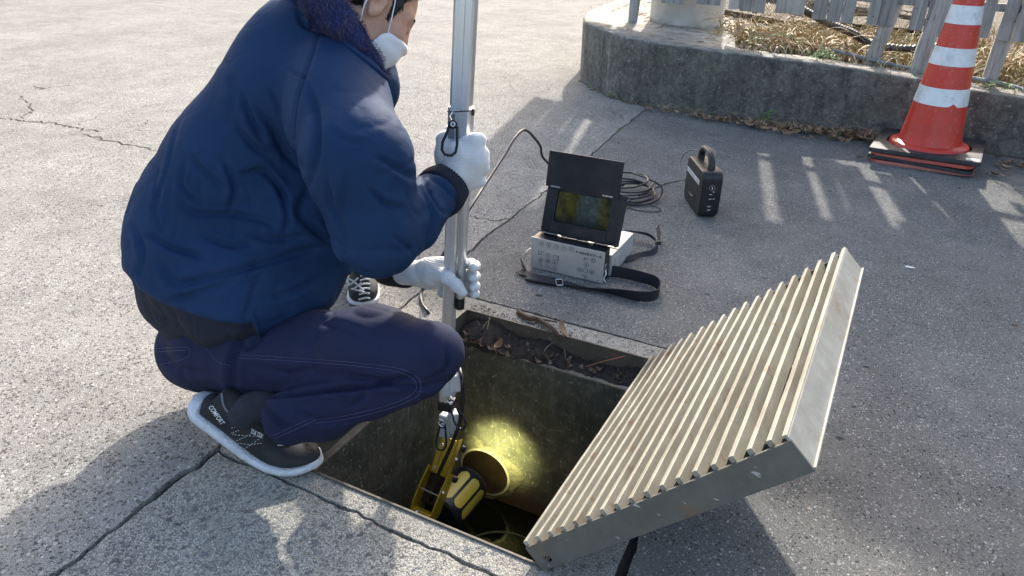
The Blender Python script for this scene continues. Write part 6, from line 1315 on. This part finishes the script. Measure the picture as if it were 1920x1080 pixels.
Xs = V(toep[0] - heelp[0], toep[1] - heelp[1], 0); Xs /= np.linalg.norm(Xs); Ys = np.cross((0, 0, 1), Xs)
hz = heelp[2]; d_ = lambda p: (p - heelp) @ Xs
print('heel', heelp, 'len', d_(toep))
xb = d_(ballp)
near_shoe = shoe(V(heelp[0], heelp[1], 0), Xs, Ys, V(0, 0, 1), [(-.018, hz - .002, .050, .034, .031), (-.010, hz - .040, .085, .041, .032), (.045, hz * .52 - .012, .092, .043, .031), (xb * .66, hz * .16, .082, .045, .028), (xb, .003, .062, .049, .025), (xb + .045, .001, .052, .050, .023), (xb + .080, .006, .040, .043, .021), (d_(toep) + .010, .018, .020, .024, .017)], 'black and white slip-on sneaker bent on its toes at the pit corner')
root1, up1, so1, W1, tot1 = near_shoe

bpy.context.view_layer.update(); dg = bpy.context.evaluated_depsgraph_get()
def bvh_obj(o):
    M = world_of(o); me = o.data; return BVHTree.FromPolygons([tuple(M @ v.co) for v in me.vertices], [tuple(p.vertices) for p in me.polygons])
bu = bvh_obj(up1); M_wht = simple('white_thread', (.62, .62, .62), .7, rv=0); M_greyp = simple('grey_piping', (.17, .17, .19), .6, rv=0)
for p in ([(434, 802), (462, 800)], [(434, 812), (450, 806), (466, 800)], [(436, 814), (460, 817), (486, 818)], [(442, 827), (458, 820), (474, 812)], [(446, 831), (470, 833), (492, 831)], [(455, 843), (472, 833), (492, 818)]): stitches(bu, p, .0006, M_wht, up1, 'stitching', dash=True)
stitches(bu, [(520, 835), (545, 834), (575, 828)], .0008, M_wht, up1, 'toe_seam')
stitches(bu, [(416, 738), (420, 760), (434, 778), (460, 787), (492, 789)], .0024, M_greyp, up1, 'collar_piping')
def text_px(s, a, b, hpx, mat, parent, shear=0.0, bold=0.0):
    """printed word laid onto the surface between two places seen in the photograph"""
    o = text(s, V(0, 0, 0), 1.0, np.eye(3), mat, None, ext=0.0, shear=shear, bold=bold); me = o.data; co = np.array([v.co for v in me.vertices]); x0, x1 = co[:, 0].min(), co[:, 0].max(); hh = co[:, 1].max() - co[:, 1].min(); a = V(*a); b = V(*b); d = (b - a) / np.linalg.norm(b - a); up_ = V(d[1], -d[0]); L_ = np.linalg.norm(b - a)
    bm = bmesh.new(); bm.from_mesh(me); bmesh.ops.triangulate(bm, faces=bm.faces)
    for v in bm.verts:
        q = a + d * (v.co.x - x0) / (x1 - x0) * L_ + up_ * (v.co.y / hh * hpx); r_ = ray(*q); r_ = r_ / np.linalg.norm(r_); h = bu.ray_cast(Vector(CAM_O), Vector(r_))
        if h[0] is not None: v.co = Vector(h[0]) - Vector(r_) * .0022
    bm.to_mesh(me); bm.free(); me.update(); adopt(o, parent)
M_wp = bpy.data.materials['white_print']
text_px('COMFORT', (394, 762), (418, 796), 9.5, M_wp, up1, .2, .012); text_px('TULTEX', (470, 808), (493, 819), 8.0, M_wp, up1, 0.0, .018)
M_sock = simple('charcoal_sock', (.022, .024, .034), .95, var=.2, vs=60, bump=.4, bs=500, bd=.001)
MB().tube(spline([C(452, 782, -.04), C(472, 765, -.03), C(505, 757, -.01), C(540, 770, .0)], 6), [.034] * 19, 24).build('sock', M_sock, person, auto=70)
Xf = V(.60, -.80, 0); Yf = np.cross((0, 0, 1), Xf); hf_ = V(-.452, .872, .0)
M_lace = simple('white_laces', (.55, .57, .60), .8)
far_shoe = shoe(hf_, Xf, Yf, V(0, 0, 1), [(-.010, .006, .060, .032, .022), (.02, .001, .085, .038, .024), (.08, .001, .088, .038, .022), (.13, .0, .080, .042, .020), (.18, .0, .062, .047, .019), (.225, .001, .048, .046, .018), (.255, .005, .034, .036, .016), (.272, .010, .018, .020, .012)], 'black lace-up sneaker with loose pale laces under the raised arm')
r2, u2_, s2_, W2, tot2 = far_shoe; bu2 = bvh_obj(u2_)
for k in range(6):
    y = 517 + k * 8.5; L = surf_line(bu2, [(676 - k * .6, y + 2), (684, y - 1), (693, y)], .003, 4)
    if len(L) > 2: MB().tube([p for p, _ in L], .0030, 6).build('lace', M_lace, r2, auto=70)
for pts in ([(682, 552), (664, 545), (650, 548), (640, 554), (655, 560), (675, 556)], [(684, 556), (668, 560), (660, 566), (680, 560)]):
    L = [p + V(0, 0, .012 + .004 * i % 3) for i, (p, _) in enumerate(surf_line(bu2, pts, .004, 5))]
    if len(L) > 2: MB().tube(L, .0028, 6).build('lace', M_lace, r2, auto=70)
# ---- mask, loops, hair
def mask():
    K1, K2 = 36, 22; vs = []
    cen = spline([V(.112, 0, -.014), V(.116, 0, -.034), V(.111, 0, -.062), V(.099, 0, -.092), V(.076, 0, -.114), V(.055, 0, -.118)], 5); edg = spline([V(.050, .064, -.030), V(.040, .066, -.045), V(.036, .064, -.060), V(.026, .062, -.075), V(.014, .058, -.088), V(.006, .050, -.100)], 5)
    for i in range(K2 + 1):
        t_ = i / K2 * (len(cen) - 1); a = int(min(t_, len(cen) - 2)); fr_ = t_ - a; c = cen[a] * (1 - fr_) + cen[a + 1] * fr_; e = edg[a] * (1 - fr_) + edg[a + 1] * fr_
        for j in range(K1 + 1):
            u = j / K1 * 2 - 1; au = abs(u); b = 1 - math.cos(au * math.pi / 2); p = V(c[0] + (e[0] - c[0]) * b, np.sign(u) * e[1] * math.sin(au * math.pi / 2) ** .9, c[2] + (e[2] - c[2]) * b); pl = .0018 * math.sin(i / K2 * math.pi * 7) * (1 - au ** 4) + .001 * math.sin(au * 9 + i * .5); p = p + V(.9, .5 * np.sign(u) * au, 0) * pl; vs.append(HP(*p))
    fs = [(i * (K1 + 1) + j, i * (K1 + 1) + j + 1, (i + 1) * (K1 + 1) + j + 1, (i + 1) * (K1 + 1) + j) for i in range(K2) for j in range(K1)]
    me = np_mesh('face_mask', vs, fs, True); o = link('face_mask', me, M_mask); sm = o.modifiers.new('t', 'SOLIDIFY'); sm.thickness = .0015; adopt(o, person)
    for s_ in (-1, 1):
        e0 = V(.048, s_ * .067, -.032); e1 = V(.012, s_ * .060, -.092)
        MB().tube([HP(*p) for p in spline([e0, V(.030, s_ * .078, .0), V(.012, s_ * .085, .028), V(-.010, s_ * .090, .034), V(-.024, s_ * .088, .018), V(-.026, s_ * .082, -.02), V(-.012, s_ * .074, -.052), e1], 6)], .0014, 6).build('ear_loop', M_mask, o, auto=70)
mask()
def hair():
    s = SDF(hC - .15, hC + .15, .0032); s.ell(HP(-.016, 0, .046), (.106, .084, .090), HM, .0); s.ell(HP(-.055, 0, -.005), (.062, .070, .060), HM, .03)
    s.ell(HP(.090, 0, .018), (.072, .11, .078), HM, .004, cut=True)
    s.ell(HP(-.07, 0, -.085), (.09, .10, .062), HM, .01, cut=True)
    for y in (-1, 1): s.ell(HP(-.006, y * .085, -.004), (.030, .03, .044), HM, .006, cut=True); s.cone(HP(.032, y * .069, .025), HP(.028, y * .067, -.008), .008, .004, .008)
    v, f = s.mesh(); v = smooth(v, f, 1); n = normals(v, f); o = mesh_obj('hair', v, f, M_hairb, person)
    r = np.random.default_rng(18); N = 15000; I = r.integers(0, len(v), N); P0 = v[I]; nn = n[I]; crown = HP(-.05, 0, .13); fl = P0 - crown; fl -= nn * (fl * nn).sum(1)[:, None]; fl /= np.linalg.norm(fl, axis=1)[:, None] + 1e-9; d = fl + nn * .10 + r.normal(0, .07, (N, 3)); d /= np.linalg.norm(d, axis=1)[:, None]
    L = r.uniform(.008, .018, N)[:, None]; sv = np.cross(d, nn); sv /= np.linalg.norm(sv, axis=1)[:, None] + 1e-9; w = .0006; mid = P0 + d * L * .5; tip = P0 + d * L - nn * L * .12; vs = np.stack([P0 - sv * w, P0 + sv * w, mid + sv * w, mid - sv * w, tip], 1).reshape(-1, 3)
    b = np.arange(N)[:, None] * 5; me = bpy.data.meshes.new('strands'); me.from_pydata(vs.tolist(), [], [tuple(x) for x in (b + [0, 1, 2, 3]).tolist()] + [tuple(x) for x in (b + [3, 2, 4]).tolist()]); adopt(link('strands', me, M_hair), o)
    for y in (-1, 1):
        mb = MB(); eb = [HP(.088 - .0009 * k, y * (.016 + .0042 * k), .034 + .0009 * k - .00012 * k * k) for k in range(8)]; mb.tube(eb, [.002, .0035, .004, .004, .0035, .003, .0025, .0015], 6).build('eyebrow', M_hairb, o)
        MB().tube([HP(.0895 - .0035 * abs(k - 2), y * (.020 + .0055 * k), .0065 - .0006 * k) for k in range(5)], .0011, 5).build('eyelashes', M_hairb, o)
hair()
